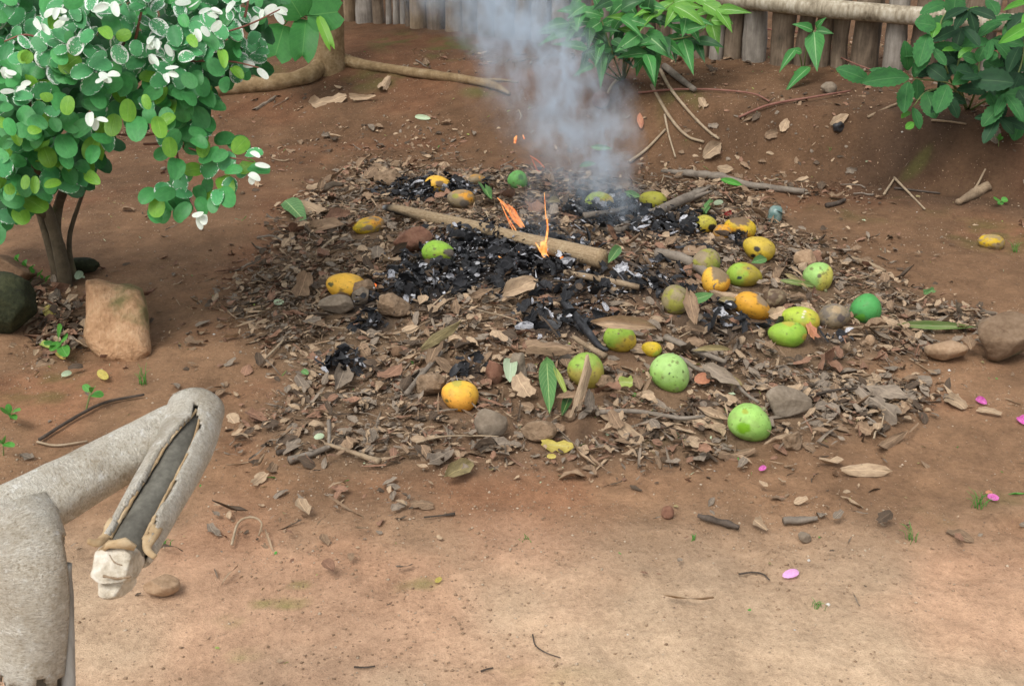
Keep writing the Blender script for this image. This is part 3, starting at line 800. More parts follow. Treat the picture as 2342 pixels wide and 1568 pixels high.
M_BD = m_leaf('bush_leaf_shaded', (.036, .165, .044), (.026, .12, .036), rough=.5, trans=.2, rand=.5)  # bush green darkened to stand in for shade inside the crown
M_BUSHW = m_rough('bush_bark', [(.05, .04, .025), (.095, .072, .045), (.14, .11, .07)], 20, .9, .5, .004, moss=((.07, .08, .03), 9, .55))
BUSH = [(-70, -90), (640, -90), (658, 8), (610, 60), (594, 188), (540, 185), (505, 215), (470, 290), (400, 300), (330, 300), (275, 335), (240, 405), (175, 440), (110, 450), (50, 500), (10, 560), (-70, 560)]
SPRAY = [(345, 310), (430, 295), (480, 300), (595, 330), (600, 400), (545, 420), (520, 470), (470, 515), (430, 500), (335, 500), (335, 440), (390, 400), (365, 340)]
def build_bush():
    g, zg = hit(150, 655)
    root = empty('variegated_bush', g); inv = Matrix.Translation(-Vector(g))
    rs = random.Random(21); nb = np.random.RandomState(5)
    def front(px, py):
        d = ((px - 190) / 520) ** 2 + ((py - 90) / 480) ** 2
        return 3.42 - .62 * math.sqrt(max(0, 1 - d)) + .05 * math.sin(px * .02 + py * .013)
    count = [0]
    def add(px, py, ang, L, w, mat, z, upw=.55, kind='oval'):
        A = at(px, py, z); B = at(px + math.cos(ang) * L, py + math.sin(ang) * L, z - rs.uniform(-.01, .05))
        n = unit(unit(CAM - A) + upw * np.array([0, 0, 1]) + np.array([rs.uniform(-.4, .4), rs.uniform(-.2, .2), rs.uniform(-.3, .4)]))
        ob('leaf', leaf_mesh(kind, 60 + count[0] % 8, mat, nu=9), root, inv @ leaf_matrix(A, B, w * z / F, n)); count[0] += 1
    # best-candidate sampling of the outer leaf layer
    pts = []
    while len(pts) < 215:
        best, bd = None, -1
        for _ in range(10):
            q = (rs.uniform(-40, 655), rs.uniform(-50, 555))
            s = float(poly_sd(np.array(q[0]), np.array(q[1]), BUSH))
            if s > -14: continue
            if q[1] > 270 and q[0] > 250 and rs.random() < .6: continue
            d = min([math.hypot(q[0] - p[0], q[1] - p[1]) for p in pts] or [999])
            if d > bd: best, bd = q, d
        if best: pts.append(best)
    for (px, py) in pts:
        z = front(px, py) + rs.uniform(-.05, .10)
        up = py < 150; r = rs.random()
        edge = float(poly_sd(np.array(px), np.array(py), BUSH)) > -45
        if up: m = M_BVV if r < .36 else M_BV if r < .70 else M_BG if r < .94 else M_BL
        elif py < 260: m = M_BV if r < .34 else M_BG if r < .88 else M_BL
        else: m = M_BG if r < .70 else M_BL if r < .93 else M_BV
        L = rs.uniform(36, 60) * (.88 if up else 1.02)
        if px > 520: L *= .72
        add(px, py - L * .4, rs.gauss(1.35, .8), L, L * rs.uniform(.66, .85), m, z)
    # white young leaves in little clusters at the shoot tips
    tips = [(88, 50), (150, 42), (235, 172), (355, 80), (372, 98), (455, 62), (485, 22), (508, 48), (385, 160), (212, 262), (582, 152), (632, 22), (595, 30), (5, 160), (40, 200), (350, 120), (130, 20), (545, 5), (255, 5), (440, 10)]
    for (x, y) in tips:
        for k in range(rs.randint(2, 3)):
            L = rs.uniform(22, 38)
            add(x + rs.uniform(-9, 9), y + rs.uniform(-9, 9), rs.uniform(-.6, 3.6), L, L * rs.uniform(.45, .65), M_BW, front(x, y) - .10)
    for (x, y) in [(55, 110), (70, 118), (330, 215), (90, 290), (140, 415), (80, 402), (20, 420), (60, 400), (430, 75), (505, 110), (300, 75), (100, 210)]:
        add(x, y, rs.uniform(0, 3), rs.uniform(24, 44), rs.uniform(20, 32), M_BL, front(x, y) - .09)
    # the low spray that hangs out to the side
    zs = 2.95
    sp_ = []
    while len(sp_) < 58:
        best, bd = None, -1
        for _ in range(8):
            q = (rs.uniform(330, 605), rs.uniform(290, 515))
            if float(poly_sd(np.array(q[0]), np.array(q[1]), SPRAY)) > -8: continue
            d = min([math.hypot(q[0] - p[0], q[1] - p[1]) for p in sp_] or [999])
            if d > bd: best, bd = q, d
        if best: sp_.append(best)
    for (x, y) in sp_:
        r = rs.random(); L = rs.uniform(38, 56)
        m = M_BG if r < .66 else M_BV if r < .86 else M_BL
        add(x, y - L * .4, rs.gauss(1.6, .9), L, L * rs.uniform(.68, .85), m, zs + rs.uniform(-.06, .06))
    for (x, y) in [(452, 494), (440, 490), (464, 488), (568, 396), (584, 372), (572, 345), (578, 400)]:
        add(x, y, rs.uniform(-.3, 2.2), rs.uniform(22, 34), rs.uniform(13, 20), M_BW, zs - .1)
    for (x, y, a) in [(455, 225, .3), (470, 262, 1.2), (420, 270, 2), (445, 285, 1), (475, 240, .2), (400, 250, 1.5)]:
        add(x, y, a, 42, 30, M_BG, zs + .05)
    # inner leaves; the deeper ones take a green darkened as crown shade
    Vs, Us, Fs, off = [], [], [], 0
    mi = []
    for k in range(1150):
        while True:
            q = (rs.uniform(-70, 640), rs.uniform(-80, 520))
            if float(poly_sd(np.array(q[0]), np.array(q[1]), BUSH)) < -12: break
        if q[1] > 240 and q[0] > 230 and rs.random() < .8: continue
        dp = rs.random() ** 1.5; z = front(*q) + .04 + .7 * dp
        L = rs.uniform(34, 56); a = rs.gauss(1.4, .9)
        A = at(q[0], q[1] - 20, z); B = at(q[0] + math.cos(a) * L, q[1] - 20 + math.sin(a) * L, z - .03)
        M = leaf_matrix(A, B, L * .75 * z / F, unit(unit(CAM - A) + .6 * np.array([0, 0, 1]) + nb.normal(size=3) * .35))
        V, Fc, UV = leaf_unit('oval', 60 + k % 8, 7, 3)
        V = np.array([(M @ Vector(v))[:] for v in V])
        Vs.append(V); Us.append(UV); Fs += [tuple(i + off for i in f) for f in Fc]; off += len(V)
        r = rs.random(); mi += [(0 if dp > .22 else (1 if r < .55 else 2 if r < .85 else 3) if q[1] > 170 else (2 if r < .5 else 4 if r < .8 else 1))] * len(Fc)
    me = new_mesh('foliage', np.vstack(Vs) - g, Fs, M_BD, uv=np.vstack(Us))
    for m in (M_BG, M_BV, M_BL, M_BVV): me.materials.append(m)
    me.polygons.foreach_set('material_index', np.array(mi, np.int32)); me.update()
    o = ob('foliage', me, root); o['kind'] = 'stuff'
    # stems and twigs
    for P, r in [([g + np.array([0, 0, -.03]), at(140, 590, zg - .02), at(115, 500, zg - .05), at(95, 440, zg - .08), at(70, 300, 3.35), at(50, 100, 3.2)], .024),
                 ([at(140, 585, zg - .01), at(128, 520, zg), at(140, 450, zg - .02), at(200, 300, 3.4), at(260, 150, 3.2), at(330, 30, 3.1)], .02),
                 ([at(120, 500, zg - .03), at(60, 470, 3.6), at(20, 420, 3.5)], .012),
                 ([g + np.array([-.03, .03, -.03]), at(112, 560, zg + .03), at(84, 470, zg + .02), at(60, 400, zg)], .017), ([g + np.array([.02, .04, -.03]), at(158, 560, zg + .04), at(176, 480, zg + .05), at(215, 380, zg)], .011)]:
        P = smooth_path(P, 6)
        V, Fc, UV = tube(P, np.linspace(r, r * .4, len(P)), 10, wob=.12, seed=int(r * 1000))
        ob('stem', new_mesh('stem', V - g, Fc, M_BUSHW, uv=UV), root)
    for P in [[(200, 300, 3.4), (330, 310, 3.2), (420, 280, 3.05), (460, 262, 3.0)], [(330, 330, 3.2), (400, 330, 3.02), (470, 350, 2.95), (580, 370, 2.88)], [(400, 330, 3.02), (420, 420, 2.98), (452, 490, 2.9)],
              [(300, 150, 3.1), (430, 100, 2.95), (560, 60, 2.9), (640, 22, 2.88)], [(400, 140, 3.0), (520, 140, 2.95), (592, 155, 2.9)], [(310, 90, 2.9), (325, 20, 2.85), (340, -40, 2.85)], [(560, 40, 2.9), (570, -10, 2.9), (578, -60, 2.9)], [(120, 100, 2.9), (60, 80, 2.85), (10, 95, 2.85)]]:
        P = smooth_path([at(*q) for q in P], 5)
        V, Fc, UV = tube(P, np.linspace(.004, .0018, len(P)), 6)
        ob('twig', new_mesh('twig', V - g, Fc, M_REDVINE, uv=UV), root)
    tag(root, 'leafy bush with round green leaves splashed white at the shoot tips', 'bush')
build_bush()

# ------------------------------------------------------------------ pruned branch close to the camera
def m_bark(name):
    t = NT(name); uv = t.coord('UV'); c = t.coord('Object')
    s = t.mapping(uv, (60, 14, 1)); n1 = t.noise(s, 2.6, 6, .75, 1.2); n2 = t.noise(c, 30, 6, .7); n3 = t.noise(c, 190, 3, .75)
    f = t.math('ADD', t.math('MULTIPLY', n1, .45), t.math('ADD', t.math('MULTIPLY', n2, .3), t.math('MULTIPLY', n3, .25)))
    col = t.ramp(f, [(.34, (.10, .078, .052)), (.41, (.40, .35, .265)), (.48, (.60, .55, .455)), (.60, (.80, .77, .68))])
    vo = t.add('ShaderNodeTexVoronoi', feature='DISTANCE_TO_EDGE'); vm = t.add('ShaderNodeVectorMath', operation='ADD')
    t.l.new(t.mapping(uv, (70, 12, 1)), vm.inputs[0]); t.l.new(t.noise(c, 22, 4, .7, 0, 1), vm.inputs[1]); t.l.new(vm.outputs[0], vo.inputs['Vector']); vo.inputs['Scale'].default_value = 1.6
    crack = t.math('MULTIPLY', t.mapr(vo.outputs['Distance'], .09, .0), t.mapr(n2, .38, .58))
    col = t.mix(t.math('MULTIPLY', crack, .30), col, (.17, .135, .10))
    col = t.mix(t.math('MULTIPLY', t.mapr(t.noise(c, 8, 6, .72), .47, .66), .55), col, (.30, .235, .155))
    col = t.mix(t.math('MULTIPLY', t.mapr(t.noise(t.mapping(uv, (90, 20, 1)), 1.4, 5, .8, 1.5), .56, .66), .6), col, (.15, .12, .088))
    fl = t.mapr(t.noise(c, 60, 4, .7), .60, .68)
    col = t.mix(t.math('MULTIPLY', fl, .75), col, (.80, .78, .72))
    return t.done(t.bsdf(col, .9, t.bump(t.math('SUBTRACT', t.math('ADD', n1, t.math('ADD', n2, t.math('MULTIPLY', n3, .8))), t.math('MULTIPLY', crack, .35)), .8, .006), .2))
M_BARK = m_bark('branch_bark')
M_BARE = m_rough('weathered_core_wood', [(.055, .05, .04), (.115, .108, .088), (.20, .19, .155)], 14, .8, .4, .003, 120)
M_GREYW = m_rough('grey_split_wood', [(.16, .155, .14), (.29, .28, .255), (.40, .39, .36)], 16, .85, .4, .003, 120, stretch=(1, 1, .2))
M_CUT = m_rough('cut_wood', [(.20, .15, .095), (.52, .46, .36), (.74, .70, .62)], 26, .9, .9, .006, 120, stretch=(1, 1, 1))
M_INNER = m_rough('inner_bark', [(.24, .15, .075), (.42, .30, .17), (.55, .44, .29)], 22, .9, .5, .004, 100)
def build_branch():
    base = at(75, 1540, 1.49)
    g = np.array([base[0], base[1], float(terrain(base[0], base[1]))])
    root = empty('pruned_branch', g)
    pxr = lambda p, z: p * z / F
    def put(name, V, Fc, UV, mat, solid=0):
        o = ob(name, new_mesh(name, V - g, Fc, mat, uv=UV), root)
        if solid:
            m = o.modifiers.new('thick', 'SOLIDIFY'); m.thickness = solid; m.offset = -1
        return o
    def shell(P, rad, n, opening, wob, seed, ragged=True):
        V, Fc, UV = tube(P, rad, n, view=unit(CAM - P[len(P) // 2]), caps=False, wob=wob, seed=seed)
        m = len(P); keep = []
        for q, f in enumerate(Fc):
            i, j = divmod(q, n)
            th = (j + .5) * 360 / n; th = th - 360 if th > 180 else th
            if not opening(i / (m - 1), th): keep.append(f)
        return V, keep, UV
    # limb from the fork up to the knuckle
    A = smooth_path([at(*q) for q in [(-190, 1300, 1.42), (-40, 1218, 1.46), (120, 1135, 1.52), (280, 1045, 1.59), (395, 985, 1.645), (436, 955, 1.66)]], 10)
    rA = np.interp(np.linspace(0, 1, len(A)), [0, .2, .4, .6, .8, 1], [pxr(80, 1.42), pxr(76, 1.46), pxr(70, 1.52), pxr(62, 1.59), pxr(56, 1.64), pxr(50, 1.66)])
    V, Fc, UV = tube(A, rA, 40, wob=.13, seed=3); put('limb', V, Fc, UV, M_BARK)
    Vk, Fk = ico(4); Vk = Vk * (1 + .05 * (fbm(Vk[:, 0] * 2 + 4, Vk[:, 1] * 2 + 4, Vk[:, 2] * 2 + 4) - .5)[:, None])
    put('knuckle', at(437, 958, 1.66) + Vk * pxr(53, 1.66), Fk, np.stack([Vk[:, 0] * .25 + .5, Vk[:, 1] * .5 + .5], -1), M_BARK)
    # stub that comes back towards the camera, bark open along a strip
    B = smooth_path([at(*q) for q in [(448, 942, 1.665), (428, 1005, 1.60), (382, 1095, 1.52), (332, 1185, 1.45), (294, 1252, 1.405)]], 10)
    rB = np.interp(np.linspace(0, 1, len(B)), [0, .3, .6, 1], [pxr(54, 1.66), pxr(54, 1.58), pxr(50, 1.5), pxr(47, 1.4)])
    tp = lambda u: float(sstep(.07, .42, u))
    op = lambda u, th: -6 - (10 + 66 * u) * tp(u) < th + 4 * math.sin(u * 19) < 2 + (6 + 20 * u) * tp(u) + 3 * math.sin(u * 31) and u > .10
    V, Fc, UV = shell(B, rB, 64, op, .10, 9); put('bark', V, Fc, UV, M_BARK, .008)
    core = np.vstack([B, B[-1] + (B[-1] - B[-4]) * .55])
    V, Fc, UV = tube(core, np.append(rB * .86, rB[-1] * .80), 28, view=unit(CAM - B[20]), wob=.03, seed=5); put('bare_wood', V, Fc, UV, M_BARE)
    # bark edges that curl outwards along the strip
    Vw = unit(CAM - B[20])
    tb = unit(B[-1] - B[0]); side = unit(np.cross(tb, Vw)); side = side if side[0] > 0 else -side
    for sgn, ths in ((-1, lambda u: -6 - (10 + 66 * u) * tp(u)), (1, lambda u: 2 + (6 + 20 * u) * tp(u))):
        P = []
        for k in range(6, len(B)):
            u = k / (len(B) - 1); th = R(ths(u))
            n1 = unit(Vw - np.dot(Vw, tb) * tb)
            P.append(B[k] + rB[k] * (math.cos(th) * n1 + math.sin(th) * side) * .99)
        V, Fc, UV = tube(np.array(P), np.linspace(.0014, .0026, len(P)), 8, wob=.6, seed=sgn + 4); put('bark_edge', V, Fc, UV, M_INNER)
        e = P[-1]
        fl = smooth_path([P[-6] + side * sgn * .006, e + side * sgn * .006, e + tb * .014 + side * sgn * .010, e + tb * .020 + side * sgn * .022], 4)
        V, Fc, UV = tube(fl, np.linspace(.008, .0035, len(fl)), 10, wob=.55, seed=12 + sgn, flat=.45); put('bark_flap', V, Fc, UV, M_INNER)
    # sawn end: a pale block with a lower lobe split off below it
    Vr, Fr = ico(4)
    rs = np.random.RandomState(4)
    def block(c, ex, ey, ez, s, cuts, seed):
        v = Vr.copy(); q = np.random.RandomState(seed)
        v = np.sign(v) * np.abs(v) ** .55
        v = v * (1 + .16 * (fbm(v[:, 0] * 2 + 3, v[:, 1] * 2 + 3, v[:, 2] * 2 + 3, seed) - .5)[:, None])
        return c + v[:, :1] * s[0] * ex + v[:, 1:2] * s[1] * ey + v[:, 2:] * s[2] * ez
    def nub(a, b, r, wob, seed):
        ax = unit(b - a); n = 26
        P = np.array([a, a * .5 + b * .5, b, b + ax * .002]); V, Fc, UV = tube(P, [r, r * 1.0, r * .97, r * .86], n, view=FW * -1, caps=False, wob=wob, seed=seed)
        e1 = unit(RT - np.dot(RT, ax) * ax); e2 = np.cross(ax, e1); Vs = [V]; k0 = len(V) - n; L = len(V)
        for s_ in (.72, .5, .28, .1):
            ring = (V[k0:] - (b + ax * .002)) * (s_ / .9) + b
            h_ = .010 * (fbm((ring @ e1) * 55 + 9, (ring @ e2) * 55 + 9, 0, seed, 3) - .5) + .007 * np.sign((ring - b) @ e2 - .004)
            Vs.append(ring + h_[:, None] * ax)
        V = np.vstack(Vs); Fc = list(Fc)
        m = len(V) // n
        for i in range(3, m - 1):
            for q in range(n): Fc.append((i * n + q, i * n + (q + 1) % n, (i + 1) * n + (q + 1) % n, (i + 1) * n + q))
        Fc.append(tuple(range((m - 1) * n, m * n)))
        return V, Fc, np.zeros((len(V), 2))
    def wood(c, rx, ry, rz, cuts, seed):
        v = Vr.copy()
        for nrm, d in cuts:
            q = unit(nrm); v = v - np.clip(v @ q - d, 0, None)[:, None] * q * .97
        v = v * (1 + .16 * (fbm(v[:, 0] * 3 + 3, v[:, 1] * 1.5 + 3, v[:, 2] * 3 + 3, seed, 4) - .5)[:, None])
        v[:, 2] += .10 * (fbm(v[:, 0] * 7 + 3, v[:, 1] * 2.2 + 3, 0, seed + 1, 3) - .5)
        return c + v[:, :1] * rx * RT + v[:, 1:2] * ry * UP + v[:, 2:] * rz * -FW
    V = wood(at(264, 1288, 1.385), pxr(58, 1.375), pxr(56, 1.375), .05, [((.05, .25, 1), .42), ((-1, .1, .2), .74), ((1, -.05, .25), .80), ((0.1, -1, .2), .72), ((-.1, 1, .3), .72), ((.8, .8, .3), .86), ((-.7, -.8, .3), .82)], 3)
    put('cut_end', V, Fr, np.zeros((len(V), 2)), M_CUT)
    V = wood(at(266, 1330, 1.392), pxr(38, 1.38), pxr(36, 1.38), .045, [((0, .35, 1), .5), ((-1, -.2, .3), .8), ((1, -.3, .3), .8)], 5)
    put('split_wood', V, Fr, np.zeros((len(V), 2)), M_CUT)
    V, Fc, UV = tube(np.array([at(228, 1262, 1.375), at(250, 1243, 1.372), at(285, 1240, 1.372), at(310, 1252, 1.375)]), [.0035, .006, .0065, .0035], 12, wob=.8, seed=8); put('torn_bark', V, Fc, UV, M_INNER)
    V, Fc, UV = tube(smooth_path([at(236, 1316, 1.352), at(268, 1322, 1.350), at(300, 1318, 1.352)], 4), .0016, 6, wob=.6, seed=8); put('split_crack', V, Fc, UV, M_STICK)
    V, Fc, UV = tube(smooth_path([at(250, 1268, 1.353), at(262, 1285, 1.350), at(280, 1292, 1.351)], 4), .0008, 6, wob=.6, seed=9); put('split_crack', V, Fc, UV, M_STICK)
    # trunk below the fork: bark stops in a ragged edge, core and a grey split board show
    C = smooth_path([at(*q) for q in [(30, 1165, 1.47), (54, 1215, 1.465), (72, 1290, 1.462), (78, 1400, 1.472), (73, 1538, 1.49)]], 10)
    rC = np.interp(np.linspace(0, 1, len(C)), [0, .3, 1], [pxr(66, 1.46), pxr(68, 1.46), pxr(70, 1.49)])
    opc = lambda u, th: (u > .36 and 58 < th < 120 + 10 * math.sin(u * 30)) or (u > .965 - .035 * math.sin(th * .15) * math.sin(th * .041 + 1))
    V, Fc, UV = shell(C, rC, 56, opc, .10, 15); put('bark', V, Fc, UV, M_BARK, .009)
    low = np.vstack([C[8:], [[g[0], g[1], g[2] + .18], [g[0], g[1], g[2] - .06]]])
    V, Fc, UV = tube(low, np.append(rC[8:] * .85, [rC[-1] * .9, rC[-1] * 1.1]), 26, wob=.05, seed=19); put('trunk', V, Fc, UV, M_BARE)
    S = smooth_path([at(148, 1290, 1.462), at(153, 1400, 1.475), at(156, 1540, 1.49), at(158, 1640, 1.5)], 6)
    V, Fc, UV = tube(S, pxr(16, 1.48), 10, wob=.15, seed=23); put('split_board', V, Fc, UV, M_GREYW)
    # ring crack and knot at the fork
    P = [C[7] + rC[7] * 1.0 * (math.cos(a) * unit(CAM - C[7]) + math.sin(a) * RT) + UP * .004 * math.sin(3 * a) for a in np.linspace(-1.3, 1.2, 12)]
    V, Fc, UV = tube(np.array(P), .0022, 6, wob=.4, seed=2); put('crack', V, Fc, UV, M_DARKSTICK)
    tag(root, 'pale barked pruned branch stub with a stripped dark strip, near the camera', 'branch')
build_branch()

# ------------------------------------------------------------------ stones and clods
M_STONE_O = m_rough('orange_stone', [(.20, .105, .05), (.41, .24, .13), (.56, .37, .22)], 9, .92, .9, .02, 70, moss=((.17, .14, .06), 5, .53))
M_STONE_M = m_rough('mossy_stone', [(.014, .015, .009), (.028, .032, .016), (.055, .058, .028)], 10, .95, .6, .012, 80)  # moss tone darkened further for the deep shade under the bush
M_STONE_B = m_rough('brown_stone', [(.09, .052, .03), (.18, .11, .065), (.27, .175, .11)], 10, .93, .6, .012, 80)
M_STONE_T = m_rough('tan_stone', [(.22, .14, .08), (.35, .235, .145), (.45, .33, .22)], 10, .93, .6, .01, 80)
M_STONE_G = m_rough('grey_stone', [(.12, .092, .065), (.22, .175, .128), (.32, .265, .205)], 10, .9, .6, .008, 90)
M_BRICK = m_rough('brick_red', [(.10, .045, .03), (.19, .095, .06), (.26, .16, .11)], 12, .93, .6, .008, 90)
M_CLOD = m_rough('clod_earth', [(.13, .085, .052), (.235, .16, .10), (.32, .23, .155)], 16, .97, .9, .015, 60)
M_GREEN_ST = m_rough('boulder_right', [(.10, .06, .035), (.20, .135, .085), (.28, .20, .14)], 7, .93, .6, .012, 80, moss=((.12, .13, .075), 4, .52))
KEEP = []        # (x, y, r): hero objects that random litter keeps off
LM = []          # landmarks for the litter's labels: (px, py, phrase)
def stone(name, label, px, py, w, h, mat, seed, cuts=7, rough=.12, sink=.3, dep=.8, tilt=0, cat='stone', phrase=None, smooth=True, sub=4):
    """w x h in photo pixels as seen from the camera"""
    _, z = hit(px, py + h * .4)
    P = at(px, py, z - w / 2 * z / F * dep * .3)
    a, b = w / 2 * z / F, h / 2 * z / F
    ca, sa = math.cos(tilt), math.sin(tilt)
    KEEP.append((P[0], P[1] - .01, a * .85))
    me = rock_mesh(name, mat, seed, cuts, rough, sub, smooth, (a, b, a * dep))
    ex = ca * RT + sa * UP; ey = -sa * RT + ca * UP
    o = ob(name, me, None, frame_mat(ex, ey, np.cross(ex, ey), P))
    if phrase: LM.append((px, py, phrase))
    return tag(o, label, cat)
def big_stone():
    # upright slab with a flat mossy face
    g, z = hit(265, 836)
    outline = [(196, 640), (222, 637), (260, 648), (300, 648), (327, 660), (338, 700), (342, 750), (347, 810), (322, 838), (285, 838), (240, 828), (215, 810), (200, 790), (188, 770), (196, 720)]
    dense = []
    for i in range(len(outline)):
        p, q = np.array(outline[i], float), np.array(outline[(i + 1) % len(outline)], float)
        for t in (0, .25, .5, .75): dense.append(p * (1 - t) + q * t)
    outline = np.array(dense); n = len(outline)
    c = outline.mean(0)
    zc = lambda y: z + .03 - (y - 836) / -200 * -.10          # leans back as it rises
    V, Fc = [], []
    rings = [(0.999, .13), (1.0, .07), (1.0, .02), (.97, -.012), (.88, -.035), (.70, -.048), (.45, -.053), (.2, -.055)]
    for k, (s, dz) in enumerate(rings):
        for j in range(n):
            p = c + (outline[j] - c) * s
            zz = z + .05 + (836 - p[1]) / 200 * .13 + dz
            nz = (fbm(p[0] * .03, p[1] * .03, k * .7, seed=4, o=4) - .5) * .045 * min(1, k / 2)
            V.append(at(p[0] + (fbm(p[0] * .08, p[1] * .08, seed=2) - .5) * 6, p[1] + (fbm(p[0] * .08, p[1] * .08, seed=6) - .5) * 6, zz + nz))
    for k in range(len(rings) - 1):
        for j in range(n):
            Fc.append((k * n + j, (k + 1) * n + j, (k + 1) * n + (j + 1) % n, k * n + (j + 1) % n))
    Fc.append(tuple(range(n))); Fc.append(tuple(range((len(rings) - 1) * n, len(rings) * n))[::-1])
    V = np.array(V)
    o = ob('standing_stone', new_mesh('standing_stone', V - g, Fc, M_STONE_O)); o.location = tuple(g)
    bv = o.modifiers.new('s', 'SUBSURF'); bv.levels = bv.render_levels = 1
    tag(o, 'tall orange stone with a mossy face leaning beside the bush stem', 'stone')
    LM.append((265, 740, 'the tall orange stone'))
big_stone()
stone('mossy_boulder', 'dark mossy boulder under the bush', 5, 700, 150, 160, M_STONE_M, 3, 8, .12, phrase='the dark mossy boulder')
stone('brown_boulder', 'brown boulder under the bush behind the mossy one', 10, 618, 180, 70, M_STONE_B, 5, 9, .12)
stone('mossy_stone', 'low mossy stone behind the bush stem', 190, 606, 78, 36, M_STONE_M, 7, 5, .1)
stone('side_boulder', 'grey brown boulder with greenish top at the end of litter', 2312, 772, 165, 120, M_GREEN_ST, 12, 6, .12, phrase='the greenish boulder')
stone('flat_stone', 'flat tan stone lying before the greenish boulder', 2170, 800, 108, 48, M_STONE_T, 14, 8, .08, phrase='the flat tan stone')
stone('earth_clod', 'large crumbly earth clod at the back of heap', 888, 408, 66, 48, M_CLOD, 15, 6, .3, cat='clod', phrase='the crumbly clod')
stone('earth_clod', 'small crumbly earth clod on bare soil behind the large one', 906, 379, 34, 24, M_CLOD, 16, 5, .3, cat='clod')
stone('brick_lump', 'reddish brown brick lump in front of the long stick', 945, 545, 96, 62, M_BRICK, 18, 9, .06, tilt=.25, phrase='the brick lump')
stone('square_clod', 'square greyish clod beside the glowing ember', 898, 700, 84, 62, M_CLOD, 20, 9, .08, cat='clod', phrase='the square clod')
stone('stone_slab', 'flat grey brown stone slab leaning on the split orange mango', 772, 696, 88, 48, M_STONE_G, 22, 8, .08, tilt=-.1)
stone('dark_stone', 'dark grey stone wedged into the split orange mango', 826, 676, 46, 44, M_STONE_G, 24, 8, .08, tilt=.5)
stone('round_nut', 'round brown nut among grey twigs', 908, 805, 29, 28, M_STONE_B, 26, 2, .06, cat='nut', phrase='the round nut')
stone('red_stone', 'triangular red stone beside the pale oval leaf', 1129, 849, 50, 62, M_BRICK, 28, 9, .08, phrase='the triangular red stone')
stone('bank_stone', 'smooth reddish stone set in the bank beside the smoke', 1375, 228, 42, 42, M_BRICK, 30, 4, .08)
stone('tan_stone', 'rounded tan stone behind the nubbed mango', 1845, 592, 62, 48, M_STONE_T, 32, 6, .1, phrase='the rounded tan stone')
stone('broad_flat_stone', 'broad flat grey stone behind the front green mango', 1802, 922, 112, 78, M_STONE_G, 34, 8, .06, dep=.35, tilt=-.15, phrase='the broad flat stone')
stone('rounded_stone', 'smooth grey brown stone in front of the golden mango', 1122, 966, 78, 72, M_STONE_G, 36, 4, .1, phrase='the smooth grey stone')
stone('brown_lump', 'wrinkled brown lump beside the golden mango', 985, 880, 74, 58, M_CLOD, 38, 4, .2, cat='clod', phrase='the wrinkled brown lump')
stone('dark_lump', 'blackened lump beside the pale oval leaf', 1186, 842, 46, 74, M_STONE_G, 39, 5, .2, cat='clod')
stone('small_round_stone', 'small round pale stone near burnt soil', 1990, 778, 23, 26, M_STONE_T, 40, 2, .06)
stone('crumbled_clod', 'crumbled tan clod on bare soil beside the front green mango', 1811, 1008, 50, 50, M_CLOD, 42, 9, .3, cat='clod', phrase='the crumbled clod')
stone('red_pebble', 'reddish pebble on open soil', 1527, 1171, 30, 32, M_BRICK, 44, 5, .08, sub=3)
stone('buried_stone', 'half buried tan stone under the pruned stub', 370, 1337, 86, 50, M_STONE_T, 46, 4, .08)
stone('dark_pebble', 'long dark pebble on open soil below the bark piece', 1840, 1228, 34, 24, M_STONE_G, 48, 3, .08, tilt=-.5, sub=3)
stone('brown_lump', 'dusty earth lump beside the drooping green leaf', 1300, 950, 36, 30, M_CLOD, 49, 4, .2, cat='clod', sub=3)
stone('grey_clod', 'dusty round clod touching the propped up leaf strip', 1380, 875, 56, 40, M_CLOD, 50, 4, .2, cat='clod')
stone('heap_stone', 'half buried dusty stone at the front rim of the heap', 1235, 985, 86, 50, M_CLOD, 51, 5, .1)
stone('heap_stone', 'dusty stone on the heap below the pale torn leaf', 830, 660, 60, 44, M_CLOD, 52, 5, .12)
stone('shrub_clod', 'dark lump of soil below the sagging dry leaf on the bank', 1915, 290, 34, 26, M_COAL, 53, 5, .2, cat='clod', sub=3)
stone('bank_rock', 'grey rock at the foot of bamboo stakes', 1895, 202, 38, 30, M_STONE_G, 54, 6, .1, sub=3)

# ------------------------------------------------------------------ mangoes
t = NT('mango_skin')
_a = t.add('ShaderNodeAttribute', attribute_name='skin'); _c = t.coord('Object')
_n = t.noise(_c, 45, 4, .6); _v = t.add('ShaderNodeTexVoronoi'); t.l.new(_c, _v.inputs['Vector']); _v.inputs['Scale'].default_value = 210
_sc = t.add('ShaderNodeSeparateColor'); t.l.new(_v.outputs['Color'], _sc.inputs[0])
_g = t.ramp(_n, [(.3, (.82, .82, .78)), (.5, (1, 1, 1)), (.7, (1.1, 1.1, 1.15))])
_col = t.mix(1.0, _a.outputs['Color'], _g, 'MULTIPLY')
_d = t.math('MULTIPLY', t.mapr(_v.outputs['Distance'], .30, .12), t.mapr(_sc.outputs[0], .80, .84))
_col = t.mix(t.math('MULTIPLY', _d, .55), _col, (.05, .04, .015))
M_MANGO = t.done(t.bsdf(_col, .58, t.bump(_n, .3, .004), .3))
GRN, PGRN, YGRN, OLV = (.17, .40, .055), (.30, .50, .14), (.36, .46, .05), (.27, .26, .05)
YEL, ORG, GLD, EMR = (.58, .40, .025), (.64, .29, .03), (.74, .42, .05), (.07, .30, .075)
BRN, BLK, DUST, GREY = (.17, .11, .06), (.018, .016, .014), (.26, .20, .12), (.15, .125, .10)
M_STALK = m_rough('mango_stalk', [(.1, .09, .05), (.2, .2, .1), (.25, .25, .15)], 30, .8, .3, .002)
